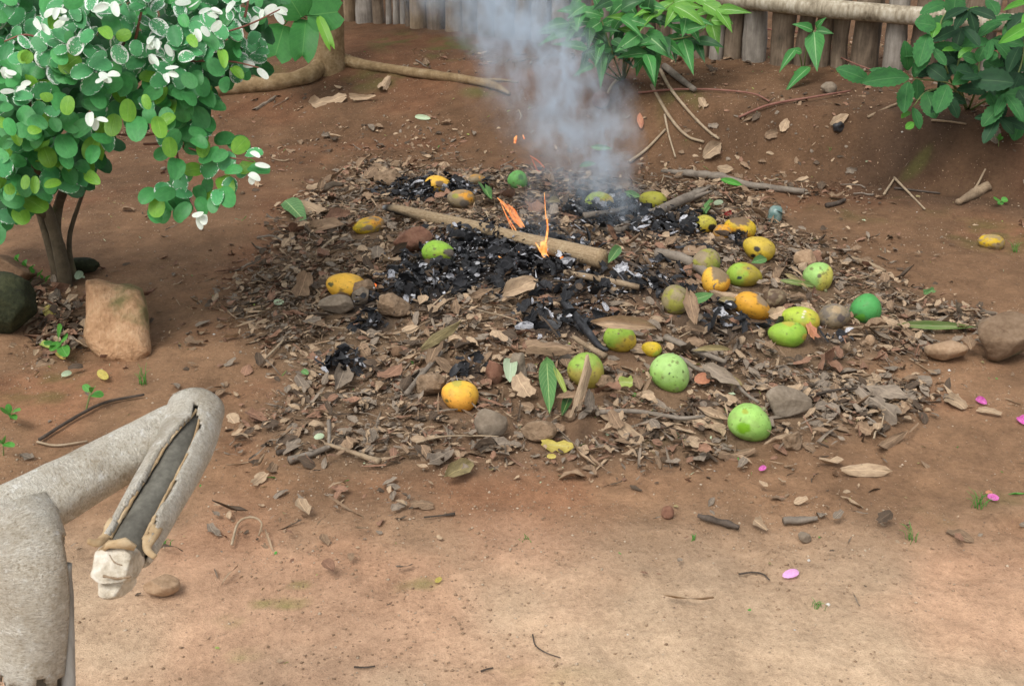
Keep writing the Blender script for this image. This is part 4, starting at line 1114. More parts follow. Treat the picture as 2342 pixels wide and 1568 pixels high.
def mango(px, py, w, h, ang, c1, c2, bd, thr, spots, label, phrase=None, sink=.12, patchy=.0, stalk=None, seed=0):
    """bd/thr: second colour where dot(bd, (x,y)) + noise > thr; spots: (x, y, r, colour) in half-axes of the visible face"""
    b = h / 2
    _, z = hit(px, py + b * (1 - sink * 2) * .9)
    a_w, b_w = w / 2 * z / F, h / 2 * z / F
    c_w = .5 * (a_w + b_w)
    P = at(px, py, z - c_w * .15)
    P[2] = max(P[2], float(terrain(P[0], P[1])) + b_w * (1 - 2 * sink) * .8)
    KEEP.append((P[0], P[1] - .02, a_w * 1.0)); KEEP.append((P[0], P[1] - .07, a_w * .8))
    V, Fc = ico(5)
    x, y, zz = V[:, 0].copy(), V[:, 1].copy(), V[:, 2].copy()
    sgn = 1 if seed % 2 else -1
    k = 1 - .13 * sgn * x
    Vl = np.stack([x, y * k - .09 * (x * x) * sgn + .03, zz * k], -1)
    Vl *= 1 + .035 * (fbm(x * 1.5 + 7, y * 1.5 + 7, zz * 1.5 + seed) - .5)[:, None] * 2
    ca, sa = math.cos(R(ang)), math.sin(R(ang))
    X, Y = x * ca - y * sa, x * sa + y * ca       # screen-like axes on the fruit for where the blotches sit
    n = fbm(x * 2 + 3, y * 2 + 3, zz * 2 + seed * 1.7, seed, 4) - .5
    f = sstep(thr - .22, thr + .22, bd[0] * X + bd[1] * Y + n * .9)[:, None]
    c = np.array(c1) * (1 - f) + np.array(c2) * f
    df = (sstep(.50, .72, fbm(x * 2.2 + 4, y * 2.2 + 1, zz * 2.2 + seed, seed + 21, 5)) * .38)[:, None]
    c = c * (1 - df) + (np.array(DUST) * .5 + c * .35) * df
    if patchy:
        pf = sstep(.56 - patchy * .25, .66 - patchy * .25, fbm(x * 3 + 1, y * 3 + 5, zz * 3 + seed, seed + 3, 4))[:, None]
        c = c * (1 - pf * .8) + np.array(DUST) * pf * .8
    c = c * (1 + .25 * n[:, None])
    bl = sstep(.66, .74, fbm(x * 5 + 2, y * 5 + 2, zz * 5 + seed, seed + 33, 4))[:, None] * .7
    c = c * (1 - bl) + np.array([.10, .075, .03]) * bl
    for (sx, sy, sr, sc_) in spots:
        d = np.hypot(X - sx, Y - sy) + .35 * sr * 2 * (fbm(x * 6, y * 6, zz * 6, seed + 9, 3) - .5)
        sf = (sstep(sr * 1.12, sr * .8, d) * (zz > -.15))[:, None]
        c = c * (1 - sf) + np.array(sc_) * sf
    # dusty underside where it rests in the litter is real dirt
    rgba = np.concatenate([np.clip(c, .005, .85), np.ones((len(c), 1))], 1)
    me = new_mesh('mango', Vl * np.array([a_w, b_w, c_w]), Fc, M_MANGO, attrs={'skin': ('FLOAT_COLOR', rgba)})
    ex = ca * RT + sa * UP; ey = -sa * RT + ca * UP
    o = ob('mango', me, None, frame_mat(ex, ey, np.cross(ex, ey), P))
    if stalk:
        a = np.array([stalk[0] * a_w * .93, stalk[1] * b_w * .93, .3 * c_w]); d = unit(a)
        V2, F2, U2 = tube([a - d * .004, a + d * .006, a + d * .012], [.007, .0055, .004], 8)
        ob('stalk', new_mesh('stalk', V2, F2, M_STALK, uv=U2), o)
    if phrase: LM.append((px, py, phrase))
    return tag(o, label, 'mango', 'mangoes thrown on the burning leaf heap')
mango(1003, 424, 66, 42, -8, GLD, YEL, (.5, -.5), .4, [(.15, -.05, .38, BRN), (-.5, .35, .12, BRN)], 'yellow mango with a brown rotten hollow beside the crumbly clod', 'the hollow yellow mango', seed=1)
mango(1054, 457, 64, 46, -5, ORG, DUST, (-.6, -.4), .0, [(.25, -.5, .35, GREY), (-.35, .2, .25, OLV)], 'dull ashy orange mango at the back of heap', 'the ashy orange mango', patchy=.8, seed=2)
mango(1091, 412, 42, 28, 5, ORG, DUST, (-.4, -.5), .0, [], 'small dried orange mango half under a leaf at the back rim', None, patchy=.8, seed=3)
mango(1185, 413, 48, 44, -35, (.13, .36, .08), (.10, .28, .06), (.4, -.4), .4, [(.25, .2, .28, (.08, .19, .06))], 'dented green mango half in smoke at the back rim', 'the dented green mango', seed=5)
mango(843, 518, 74, 42, 10, YEL, ORG, (.4, .5), .1, [(-.5, -.1, .25, (.42, .33, .04)), (.1, -.3, .3, DUST)], 'crushed yellow mango under a grey scrap of leaf', 'the crushed yellow mango', sink=.2, patchy=.25, seed=6)
mango(1003, 578, 78, 54, -8, (.26, .46, .05), YGRN, (.2, -.6), .2, [(.75, 0, .42, GREY), (-.2, -.3, .1, BRN), (.35, -.1, .06, BLK)], 'light green mango with one scorched end beside the brick lump', 'the scorched green mango', seed=7)
mango(792, 658, 94, 66, -12, GLD, (.68, .36, .03), (.2, -.7), .2, [(-.68, .05, .17, (.12, .11, .04)), (-.1, -.75, .42, BRN), (.45, -.6, .2, BLK)], 'split orange mango with a stone wedged against it', 'the split orange mango', sink=.2, seed=8)
mango(1370, 463, 68, 48, 8, YGRN, YEL, (.6, -.2), .1, [], 'yellow green mango behind thick smoke', 'the smoky mango', seed=9)
mango(1493, 461, 64, 46, -12, (.33, .31, .04), (.26, .25, .04), (.5, -.4), .3, [(-.55, -.2, .06, BLK)], 'olive yellow mango behind the slanting grey stick', 'the olive yellow mango', seed=10)
mango(1613, 513, 52, 42, 5, (.42, .37, .05), YEL, (0, -.4), .3, [(.55, -.45, .42, BLK)], 'dull yellow mango with a black burnt corner', 'the burnt corner mango', seed=11)
mango(1692, 524, 74, 52, -15, YEL, ORG, (-.2, -.3), .1, [(-.1, .8, .7, BRN), (-.2, -.75, .55, BLK)], 'yellow mango with dusty brown top and charred underside', 'the charred underside mango', seed=12)
mango(1652, 531, 44, 34, 10, ORG, GLD, (.2, .2), .2, [(.6, -.4, .3, BLK)], 'torn open orange mango scrap against the charred mango', None, sink=.2, patchy=.3, seed=13)
mango(1735, 570, 76, 56, -20, (.56, .40, .04), (.46, .33, .05), (.3, .4), .2, [(-.30, -.15, .23, (.04, .035, .03)), (-.5, -.65, .14, BLK)], 'yellow mango with a dark round rotten eye', 'the dark eyed mango', seed=14)
mango(1616, 602, 64, 66, -50, OLV, (.20, .24, .05), (.4, -.4), .2, [(-.5, .5, .4, DUST)], 'dusty olive mango behind the thick brown stick', 'the dusty olive mango', seed=15, patchy=.3)
mango(1634, 643, 68, 62, -50, GLD, ORG, (.4, -.5), .3, [(.3, .6, .72, (.22, .155, .085))], 'orange mango with a dull brown upper half', 'the brown topped mango', seed=16)
mango(1702, 629, 82, 56, -5, (.36, .29, .035), (.26, .40, .05), (-.8, 0), .15, [(-.42, -.3, .14, (.03, .05, .04)), (.1, .45, .1, GREY)], 'half green half golden mango with a black spot', 'the half green mango', seed=17)
mango(1872, 634, 68, 66, -60, PGRN, (.50, .46, .09), (.6, -.3), .05, [(-.22, .02, .15, (.13, .12, .06)), (.1, -.45, .06, BRN)], 'pale green and yellow mango with a stubby stalk', 'the nubbed mango', stalk=(.93, -.12), seed=19)
mango(1548, 688, 68, 70, 60, OLV, (.22, .20, .07), (.4, .3), .2, [], 'dull olive mango half hidden by a ragged brown leaf', 'the hidden olive mango', patchy=.4, seed=20)
mango(1721, 701, 90, 58, -28, (.60, .30, .03), ORG, (.3, .2), .3, [(.5, .5, .4, (.27, .19, .11))], 'long orange mango sloping down towards the yellow green pair', 'the sloping orange mango', seed=21)
mango(1830, 733, 88, 62, -15, YGRN, (.54, .43, .05), (.5, -.3), .1, [(.1, .62, .08, (.6, .56, .4)), (.0, .42, .08, (.6, .56, .4)), (-.08, .2, .07, (.6, .56, .4))], 'yellow green mango with a pale scratch behind a green one', 'the scratched mango', seed=22)
mango(1908, 724, 74, 60, 10, GREY, (.24, .19, .14), (.2, .5), .3, [(-.1, .5, .3, (.36, .26, .15)), (.2, -.2, .3, (.10, .08, .07))], 'burnt grey brown mango beside the emerald one', 'the burnt grey mango', patchy=.5, seed=23)
mango(1980, 709, 72, 68, 30, EMR, (.05, .22, .06), (-.2, -.6), .3, [(-.5, -.6, .3, (.09, .28, .03))], 'deep emerald green mango at the side of heap', 'the emerald mango', seed=24)
mango(1800, 766, 88, 60, -2, (.27, .44, .05), (.21, .40, .04), (.3, -.2), .1, [(.0, .9, .3, (.40, .36, .05)), (.85, -.2, .22, (.42, .34, .05))], 'bright green mango in front of the scratched one', 'the bright green mango', seed=26)
mango(1419, 774, 76, 66, -20, (.26, .40, .05), (.46, .33, .04), (.4, -.6), .1, [(-.2, .3, .07, BRN), (.6, .1, .2, (.3, .22, .05))], 'green and amber mango under a long brown leaf', 'the leaf capped mango', seed=27)
mango(1490, 799, 46, 36, -10, (.62, .44, .03), YGRN, (.5, -.5), .4, [], 'small yellow mango peeping out behind a propped leaf', 'the peeping yellow mango', sink=.2, seed=28)
mango(1342, 849, 88, 80, -45, (.36, .30, .06), (.25, .38, .06), (-.2, .8), .25, [(-.1, .62, .06, BRN), (.35, -.05, .05, BRN)], 'green topped mango with a brown strip leaf leaning on it', 'the strip leaf mango', seed=29)
mango(1533, 854, 96, 84, -45, (.33, .52, .16), (.27, .47, .10), (-.2, -.5), .2, [(.55, .15, .07, (.08, .12, .03)), (.0, -.15, .04, BLK), (-.2, .0, .04, BLK), (.2, -.75, .12, (.26, .35, .12))], 'big pale green mango at the front of heap', 'the big pale green mango', seed=31)
mango(1051, 906, 86, 72, -12, GLD, (.72, .34, .05), (-.1, -.7), .0, [(-.68, -.35, .12, (.16, .12, .03)), (-.1, .88, .3, (.42, .35, .06))], 'golden orange mango at the front of heap', 'the golden mango', seed=32)
mango(1716, 967, 102, 84, -25, (.30, .52, .12), (.25, .47, .10), (.2, -.5), .2, [(-.48, -.22, .30, (.16, .36, .015)), (-.35, .6, .12, (.3, .36, .05))], 'light green mango with a darker patch, foremost on bare soil', 'the front green mango', sink=.06, stalk=(.2, .9), seed=33)
mango(2266, 556, 60, 40, -10, (.55, .36, .02), BRN, (.1, -.4), .1, [(.2, -.2, .16, BRN)], 'mashed yellow mango alone on dark soil below the bank', None, sink=.25, patchy=.5, seed=34)
mango(1771, 683, 56, 46, 20, (.105, .065, .04), (.15, .10, .06), (.4, .4), .2, [], 'dark brown rotten mango between orange and scratched ones', None, patchy=.2, seed=35)

# ------------------------------------------------------------------ sticks and twigs
def stick(name, label, pts, rpx, mat, off=.01, n=8, cat='stick', group=None, wob=.12, taper=.7, lifts=None, seed=None, phrase=None, k=6):
    P, Rr = [], []
    for i, (x, y) in enumerate(pts):
        r = rpx if not isinstance(rpx, (list, tuple)) else rpx[i]
        h_, z = hit(x, y, off + (lifts[i] if lifts else 0)); P.append(h_); Rr.append(r * z / F * (1 if isinstance(rpx, (list, tuple)) else 1 - (1 - taper) * i / max(len(pts) - 1, 1)))
    P = np.array(P); S = smooth_path(P, k); Rs = np.interp(np.linspace(0, 1, len(S)), np.linspace(0, 1, len(Rr)), Rr)
    V, Fc, UV = tube(S, Rs, n, wob=wob, seed=seed or int(pts[0][0]))
    c = P.mean(0)
    o = ob(name, new_mesh(name, V - c, Fc, mat, uv=UV)); o.location = tuple(c)
    if phrase: LM.append((*pts[len(pts) // 2], phrase))
    return tag(o, label, cat, group)

def main_stick():
    # long peeled stick across the fire: scorched below and at its tip
    t = NT('scorched_stick'); uv = t.coord('UV'); sx = t.add('ShaderNodeSeparateXYZ'); t.l.new(uv, sx.inputs[0]); c = t.coord('Object')
    n = t.noise(t.mapping(uv, (5, 12, 1)), 4, 5, .65); n2 = t.noise(c, 120, 4, .6)
    base = t.ramp(t.math('ADD', t.math('MULTIPLY', n, .6), t.math('MULTIPLY', n2, .4)), [(.33, (.15, .10, .055)), (.5, (.30, .215, .125)), (.66, (.42, .33, .21))])
    und = t.math('ABSOLUTE', t.math('SUBTRACT', sx.outputs[1], .5))      # 0 at the scorched side
    und = t.mapr(t.math('ADD', und, t.math('MULTIPLY', t.math('SUBTRACT', n, .5), .22)), .20, .07)
    mid = t.math('MULTIPLY', t.mapr(sx.outputs[0], .38, .48), t.mapr(sx.outputs[0], .80, .70))
    tip = t.mapr(sx.outputs[0], .085, .02)
    f = t.math('MAXIMUM', t.math('MULTIPLY', und, t.math('MAXIMUM', mid, t.mapr(sx.outputs[0], .3, .06))), tip)
    col = t.mix(f, base, (.014, .012, .011))
    col = t.mix(t.math('MULTIPLY', t.mapr(sx.outputs[0], .03, .0), .6), col, (.4, .4, .4))
    m = t.done(t.bsdf(col, .8, t.bump(n2, .4, .003), .25))
    end = NT('stick_end_grain'); cc = end.coord('Object'); e = end.bsdf(end.ramp(end.noise(cc, 120, 4), [(.3, (.2, .13, .07)), (.6, (.36, .26, .15))]), .85); me_ = end.done(e)
    _, zL = hit(880, 478); _, zR = hit(1385, 596)
    A = at(878, 474, zL - .03); B = at(1376, 590, zR - .06)
    ts = np.linspace(0, 1, 22)
    def low(dz):
        Q = np.array([at(878, 474, zL - .03 - dz) * (1 - q) + at(1376, 590, zR - .06 - dz * .6) * q for q in ts])
        return (Q[:, 2] - terrain(Q[:, 0], Q[:, 1])).min()
    dz = 0.0
    while low(dz) < .020 and dz < .5: dz += .01
    A = at(878, 474, zL - .03 - dz); B = at(1376, 590, zR - .06 - dz * .6)
    P = np.array([A * (1 - q) + B * q + UP * (.003 * math.sin(q * 6) + .0015 * math.sin(q * 17)) for q in ts])
    rad = np.interp(ts, [0, .05, .2, .6, 1], [.008, .017, .022, .027, .031])
    V, Fc, UV = tube(P, rad, 18, view=unit(.75 * unit(CAM - .5 * (A + B)) - UP), caps=False, wob=.035, seed=5)
    c = .5 * (A + B)
    o = ob('long_stick', new_mesh('long_stick', V - c, Fc, m, uv=UV)); o.location = tuple(c)
    n = 18; d = unit(P[-1] - P[-2]); ring = V[-n:]
    VV = np.vstack([ring, (ring - P[-1]) * .8 + P[-1] + d * .008, [P[-1] + d * .010]])
    FF = [(i, (i + 1) % n, n + (i + 1) % n, n + i) for i in range(n)] + [(n + i, n + (i + 1) % n, 2 * n) for i in range(n)]
    ob('cut_end', new_mesh('cut_end', VV - c, FF, me_), o)
    tag(o, 'long peeled stick lying across the fire with scorched underside', 'stick')
    LM.append((1100, 500, 'the long peeled stick'))
    return A, B
SA, SB = main_stick()
def slanting():
    _, z0 = hit(1412, 532); _, z1 = hit(1618, 452)
    A = at(1408, 528, z0 - .03); B = at(1600, 440, z1 - .12); B2 = at(1622, 428, z1 - .14); B3 = at(1628, 437, z1 - .15)
    c = .5 * (A + B); parts = [tube(smooth_path([A, A * .4 + B * .6, B], 6), np.linspace(.017, .021, 13), 12, wob=.15, seed=6),
                               tube(smooth_path([A * .1 + B * .9, B2], 5), np.linspace(.014, .006, 6), 8, wob=.2, seed=7), tube(smooth_path([A * .15 + B * .85 - UP * .006, B3], 5), np.linspace(.011, .005, 6), 8, wob=.2, seed=8)]
    V, Fc, UV = merge(parts)
    o = ob('slanting_stick', new_mesh('slanting_stick', V - c, Fc, M_GREYSTICK, uv=UV)); o.location = tuple(c)
    tag(o, 'slanting grey stick with split end behind the fire', 'stick'); LM.append((1520, 480, 'the slanting grey stick'))
slanting()
stick('stick', 'short smoking stick behind the fire', [(1335, 494), (1395, 485), (1452, 472)], 8, M_GREYSTICK, .03)
stick('stick', 'thick bent brown stick with one charred end beside the olive mango', [(1498, 578), (1550, 588), (1600, 612), (1640, 655)], [11, 13, 13, 10], M_GREYSTICK, .03, phrase='the thick bent stick')
stick('bark_branch', 'dead branch with peeling bark behind the heap', [(1512, 391), (1580, 397), (1650, 405), (1710, 422), (1840, 438)], [3, 9, 9, 8, 7], M_GREYSTICK, .02, cat='branch', wob=.25, phrase='the dead bark branch')
stick('wood_strip', 'flat split wood strip in front of the fire', [(1290, 622), (1370, 638), (1462, 656)], [6, 9, 7], M_STICK, .03, n=6, phrase='the flat wood strip')
stick('charred_stick', 'thin charred stick running down towards the half green mango', [(1410, 590), (1480, 620), (1540, 660)], 5, M_DARKSTICK, .035)
stick('charred_stick', 'charred branch pointing at the leaf capped mango', [(1290, 690), (1330, 740), (1370, 790), (1390, 800)], [10, 10, 8, 4], M_COAL, .03, phrase='the charred branch')
stick('twig', 'thick grey twig lying at the front rim of heap', [(660, 1052), (710, 1038), (762, 1018)], 9, M_GREYSTICK, .012, phrase='the thick grey twig')
stick('twig', 'pale tapering twig crossing over the thick grey one', [(744, 1014), (810, 1035), (868, 1056)], [4, 5, 9], M_STICK, .02)
stick('twig', 'upright brown twig leaning on the thick grey one', [(752, 962), (753, 995), (752, 1024)], 5, M_GREYSTICK, .02)
stick('twig', 'short black twig on soil by the thick grey one', [(633, 1035), (660, 1028), (682, 1022)], 6, M_DARKSTICK, .008)
stick('twig', 'grey forked twig in front of the strip leaf mango', [(1372, 942), (1450, 940), (1520, 950), (1560, 956), (1612, 952)], 6, M_GREYSTICK, .02, phrase='the grey forked twig')
stick('twig', 'thin curved vine behind the pruned branch', [(90, 1005), (170, 955), (240, 920), (330, 902)], 4.5, M_DARKSTICK, .01)
stick('twig', 'short pale root on soil behind the pruned branch', [(85, 1010), (130, 1018), (200, 1008)], 3, M_TANSTICK, .006)
stick('twig', 'straight straw coloured stem at the heap edge', [(594, 832), (625, 802), (656, 770)], 3.4, M_TANSTICK, .012)
stick('twig', 'pale dry stem sticking out beside the fallen green leaf', [(722, 582), (750, 555), (775, 540)], 3, M_TANSTICK, .03, lifts=[0, .01, .02])
stick('twig', 'straw stem lying on dark soil before the bank', [(2045, 406), (2080, 442), (2115, 478)], 3, M_TANSTICK, .008)
stick('twig', 'short straw leaning against nothing on bare soil under the bank', [(2022, 444), (2034, 426), (2046, 408)], 3, M_TANSTICK, .008)
stick('bark_piece', 'tan ribbed stick piece at the foot of bank', [(2192, 462), (2230, 442), (2264, 424)], [7, 12, 11], M_STICK, .015, wob=.2)
stick('twig', 'thin bare stem standing up from the tan stick piece', [(2200, 452), (2230, 430), (2254, 386)], 3, M_TANSTICK, .02, lifts=[0, .0, .05])
stick('twig', 'flat brown bark sliver on soil behind the emerald mango', [(1940, 588), (1985, 604), (2025, 620)], [5, 8, 4], M_STICK, .012)
stick('twig', 'dark stub of wood on open ground', [(1890, 470), (1915, 464), (1932, 457)], 6, M_DARKSTICK, .01)
stick('twig', 'long dark twig on soil below the bank', [(2045, 430), (2090, 435), (2150, 442)], 3, M_DARKSTICK, .006)
stick('root', 'long thin pale root trailing down the bank from pale veined plant', [(1510, 160), (1535, 205), (1580, 260), (1620, 300), (1645, 318)], 4, M_TANSTICK, .012)
stick('root', 'second thin root trailing down the bank beside the long pale one', [(1490, 195), (1530, 265), (1570, 310), (1610, 325)], 4, M_TANSTICK, .012)
stick('root', 'short root on the bank slope ending near torn leaf', [(1440, 370), (1480, 340), (1522, 296)], 4, M_TANSTICK, .01)
stick('root', 'thin root running straight down the bank middle', [(1520, 262), (1530, 310), (1545, 360)], 2.6, M_TANSTICK, .01)
stick('root', 'root arching from the bank beside reddish stone', [(1425, 172), (1400, 195), (1385, 225)], 4, M_TANSTICK, .015)
stick('fallen_branch', 'thick weathered branch sloping down behind pale veined roots', [(1520, 152), (1555, 180), (1588, 205)], 9, M_GREYSTICK, .02)
stick('red_vine', 'red vine arching across the bank', [(1460, 212), (1540, 205), (1630, 205), (1720, 214), (1760, 232)], 2.6, M_REDVINE, .014, cat='vine')
stick('red_vine', 'red vine running up the bank to the toothed shrub', [(1690, 268), (1760, 240), (1860, 222), (1945, 208)], 3, M_REDVINE, .02, cat='vine')
stick('red_vine', 'thin red runner strung before the bamboo stakes', [(1650, 60), (1740, 66), (1850, 78), (1880, 100), (1920, 130), (2000, 162), (2070, 175)], 2, M_REDVINE, .05, cat='vine')
stick('twig', 'thin brown twig on slope under the toothed shrub', [(1985, 268), (2050, 238), (2110, 222)], 3.5, M_STICK, .012)
stick('twig', 'thin dead shrub stem on the dark slope', [(2130, 275), (2170, 278), (2210, 284)], 3, M_STICK, .012)
stick('mango_twig', 'grey leaf twig curving behind the big pale green mango', [(1555, 815), (1600, 845), (1660, 850), (1700, 895), (1735, 920)], [4, 5, 5, 4, 3], M_GREYSTICK, .03, phrase='the curving leaf twig')
stick('twig', 'brown stem sloping past the peeping yellow mango', [(1520, 770), (1590, 800), (1660, 828)], 8, M_GREYSTICK, .03)
stick('twig', 'forked brown stem end beside the strip leaf mango', [(1310, 770), (1345, 792), (1385, 815)], [5, 6, 8], M_STICK, .04)
stick('twig', 'thin black twig on soil of the side litter', [(1850, 905), (1920, 890), (2000, 888)], 3.5, M_DARKSTICK, .02)
stick('twig', 'dark rod under the emerald mango', [(1930, 750), (1985, 748), (2040, 746)], 4, M_STICK, .02)
stick('twig', 'thin grey bark strips beside the crumpled leaf', [(2020, 980), (1980, 950), (1955, 925)], 3, M_GREYSTICK, .012)
stick('twig', 'long thin pale twig before the golden mango', [(952, 1012), (1010, 998), (1090, 996), (1140, 998)], 2.6, M_TANSTICK, .02)
stick('twig', 'grey rod resting on wrinkled brown lump', [(930, 900), (970, 850), (1010, 805)], 7, M_GREYSTICK, .03)
stick('twig', 'bent weed root on soil by the pruned branch', [(530, 1245), (545, 1195), (575, 1182), (598, 1195), (592, 1225)], 3, M_TANSTICK, .012, lifts=[0, .0, .03, .03, 0])
stick('twig', 'hair thin curved twig on the pale trodden soil', [(1218, 1450), (1225, 1475), (1250, 1492), (1282, 1503)], 1.8, M_DARKSTICK, .004)
stick('twig', 'short dark twig on pale trodden soil', [(810, 1524), (835, 1525), (858, 1522)], 2.6, M_DARKSTICK, .005)
stick('twig', 'short reddish stalk with a knob on open soil', [(970, 1182), (1010, 1178), (1040, 1174)], [2, 2, 4], M_DARKSTICK, .006)
stick('twig', 'tiny dark sliver on pale soil', [(1100, 1534), (1114, 1529), (1128, 1526)], 2.6, M_DARKSTICK, .005)
stick('forked_twig', 'small dark forked twig beside the pale pink petal', [(1690, 1312), (1720, 1308), (1745, 1312), (1760, 1325)], 2.4, M_DARKSTICK, .006, cat='twig')
stick('bark_piece', 'ribbed grey bark piece on open soil', [(1792, 1190), (1830, 1188), (1870, 1184)], [8, 9, 6], M_GREYSTICK, .012, wob=.3, cat='bark')
stick('bark_piece', 'twisted dark bark strip on open soil', [(1596, 1178), (1630, 1188), (1665, 1197), (1690, 1206)], [5, 8, 8, 6], M_DARKSTICK, .012, wob=.35, cat='bark')

# ------------------------------------------------------------------ leaves that stand out
GL = ground_leaf
GL('leaf', (650, 455), (700, 508), 44, 'lance', M_GREEN, 'broad fresh green leaf at the back edge of litter', 2, .75, .03, lift=.0)
GL('leaf', (690, 470), (756, 490), 34, 'dry', M_DRY['tan'], 'pale tan leaf tucked behind the broad green one', 3, .5, .025)
GL('leaf', (700, 522), (795, 515), 36, 'dry', M_DRY['brown'], 'long brown leaf below the broad fresh green one', 5, .5, .02)
GL('leaf', (745, 505), (800, 488), 32, 'dry', M_DRY['reddish brown'], 'brown leaf beside the crushed yellow mango', 4, .5, .025)
GL('leaf', (1250, 812), (1257, 942), 42, 'lance', M_GREEN, 'long drooping green leaf on the front of heap', 6, .8, .03)
GL('leaf', (1266, 835), (1300, 912), 14, 'lance', M_LIME, 'narrow yellow green curled leaf beside the drooping green one', 7, .7, .04)
GL('leaf', (1305, 900), (1285, 950), 22, 'lance', m_leaf('dark_green_leaf', (.05, .13, .03), (.04, .1, .03), vein=(.3, .35, .12), vw=.05), 'dark green folded leaf beside the strip leaf', 8, .7, .03)
GL('leaf', (1168, 812), (1166, 866), 33, 'oval', M_PALEL, 'pale green oval leaf standing beside triangular red stone', 9, .9, .05)
GL('leaf', (1345, 838), (1312, 955), 26, 'strip', M_DRY['tan'], 'tan strip leaf propped against green topped mango', 10, .85, .09)
GL('leaf', (1355, 738), (1497, 750), 32, 'dry', M_DRY['tan'], 'long tan leaf capping the green and amber mango', 12, .8, .11)
GL('leaf', (1148, 672), (1228, 642), 44, 'dry', M_DRY['tan'], 'pale tan torn leaf in front of the fire', 14, .7, .05)
GL('leaf', (1575, 668), (1590, 740), 36, 'dry', M_DRY['brown'], 'ragged brown leaf hanging over the hidden olive mango', 15, .85, .09)
GL('leaf', (1570, 745), (1610, 760), 34, 'frag', M_DRY['brown'], 'brown leaf scrap below the ragged one', 16, .6, .04)
GL('leaf', (1570, 690), (1630, 672), 26, 'lance', M_GREEN, 'short fresh green leaf between two dull mangoes', 17, .8, .07)
GL('leaf', (1620, 668), (1715, 678), 16, 'dry', M_DRY['tan'], 'curled tan leaf under brown topped mango', 18, .6, .05)
GL('leaf', (1640, 690), (1685, 684), 18, 'lance', M_DRY['olive brown'], 'olive leaf below the curled tan one', 19, .5, .04)
GL('leaf', (960, 800), (1052, 738), 26, 'dry', M_DRY['olive brown'], 'olive brown rolled leaf on the heap front', 20, .8, .05)
GL('leaf', (980, 830), (1010, 765), 30, 'dry', M_DRY['brown'], 'brown leaf hanging under the olive rolled one', 22, .7, .04)
GL('leaf', (1205, 790), (1310, 795), 38, 'strip', M_DRY['brown'], 'curved bark coloured leaf above drooping green one', 23, .6, .06)
GL('leaf', (1585, 800), (1676, 798), 16, 'lance', M_DRY['olive brown'], 'long olive leaf behind the big pale green mango', 24, .6, .04)
GL('leaf', (1238, 1012), (1310, 1022), 34, 'frag', M_YEL, 'mottled yellow leaf at the front rim of heap', 25, .7, .015)
GL('leaf', (1250, 1043), (1272, 1043), 12, 'oval', M_YEL, 'tiny yellow leaflet before the mottled yellow leaf', 26, .8, .012)
GL('leaf', (1422, 980), (1470, 1018), 34, 'strip', M_DRY['tan'], 'flat tan leaf strip at the front of litter', 27, .6, .015)
GL('leaf', (1640, 1042), (1725, 1030), 38, 'frag', M_DRY['brown'], 'large brown leaf piece before the front green mango', 28, .55, .015)
GL('leaf', (1926, 1072), (2040, 1076), 34, 'dry', M_DRY['tan'], 'big curled tan leaf alone on open soil', 29, .75, .02)
GL('leaf', (2005, 1024), (2070, 990), 26, 'dry', M_DRY['brown'], 'rolled brown leaf behind the big curled tan one', 31, .7, .018)
GL('leaf', (1968, 890), (2058, 958), 58, 'frag', M_DRY['grey brown'], 'large crumpled grey brown leaf with torn slits', 32, .6, .025)
GL('leaf', (1980, 880), (2080, 905), 40, 'dry', M_DRY['grey brown'], 'grey brown leaf lying across the crumpled one', 33, .5, .035)
GL('leaf', (1415, 872), (1448, 875), 32, 'frag', M_LIME, 'lime green crumpled leaf bud near big pale green mango', 34, .8, .03)
GL('leaf', (2050, 742), (2232, 748), 21, 'lance', m_leaf('half_green_leaf', (.13, .24, .06), (.25, .30, .12), vein=(.45, .5, .25), vw=.04, spots=((.3, .16, .07), .66, 4)), 'very long green leaf with tan edge before the greenish boulder', 35, .8, .02)
GL('leaf', (2015, 722), (2075, 752), 20, 'dry', M_DRY['tan'], 'tan leaf tip tucked under the very long green leaf', 36, .6, .02)
GL('leaf', (948, 266), (984, 271), 12, 'oval', M_PALEL, 'pale green leaf alone on the slope before the tree', 37, .8, .012)
GL('leaf', (710, 240), (790, 222), 36, 'frag', M_DRY['tan'], 'wide ragged tan leaf below the tree mound', 38, .6, .015)
GL('leaf', (800, 225), (858, 222), 20, 'frag', M_DRY['tan'], 'small ragged tan leaf beside the wide ragged one', 39, .6, .02)
GL('leaf', (582, 248), (632, 220), 12, 'strip', M_DRY['grey brown'], 'grey twisted leaf strip below the long tree root', 40, .6, .015)
GL('leaf', (872, 205), (890, 178), 30, 'frag', M_DRY['tan'], 'upright tan leaf scrap beside the tree root', 41, .9, .03)
GL('leaf', (1462, 258), (1466, 292), 14, 'dry', M_ORANGEL, 'bright orange leaf on the bank face', 42, .8, .03)
GL('leaf', (1608, 360), (1650, 326), 34, 'dry', M_DRY['tan'], 'upright tan leaf at the foot of the bank', 43, .8, .025)
GL('leaf', (1640, 385), (1678, 388), 22, 'dry', M_DRY['tan'], 'curled tan leaf under the upright one at foot of bank', 44, .7, .02)
GL('leaf', (1900, 285), (1940, 262), 24, 'dry', M_DRY['tan'], 'sagging dry leaf on the bank edge below toothed shrub', 45, .7, .02)
GL('leaf', (1787, 300), (1802, 272), 22, 'dry', M_DRY['tan'], 'pale upright leaf on the bank slope', 46, .8, .02)
GL('leaf', (2268, 285), (2280, 330), 28, 'dry', M_DRY['grey brown'], 'withered grey leaf hanging off the toothed shrub', 47, .8, .05)
GL('leaf', (566, 940), (612, 962), 26, 'frag', M_DRY['reddish brown'], 'pinkish brown leaf on bare soil behind the pruned branch', 48, .7, .015)
GL('leaf', (575, 1108), (608, 1082), 30, 'frag', M_DRY['tan'], 'ragged tan leaf alone on bare soil', 49, .7, .012)
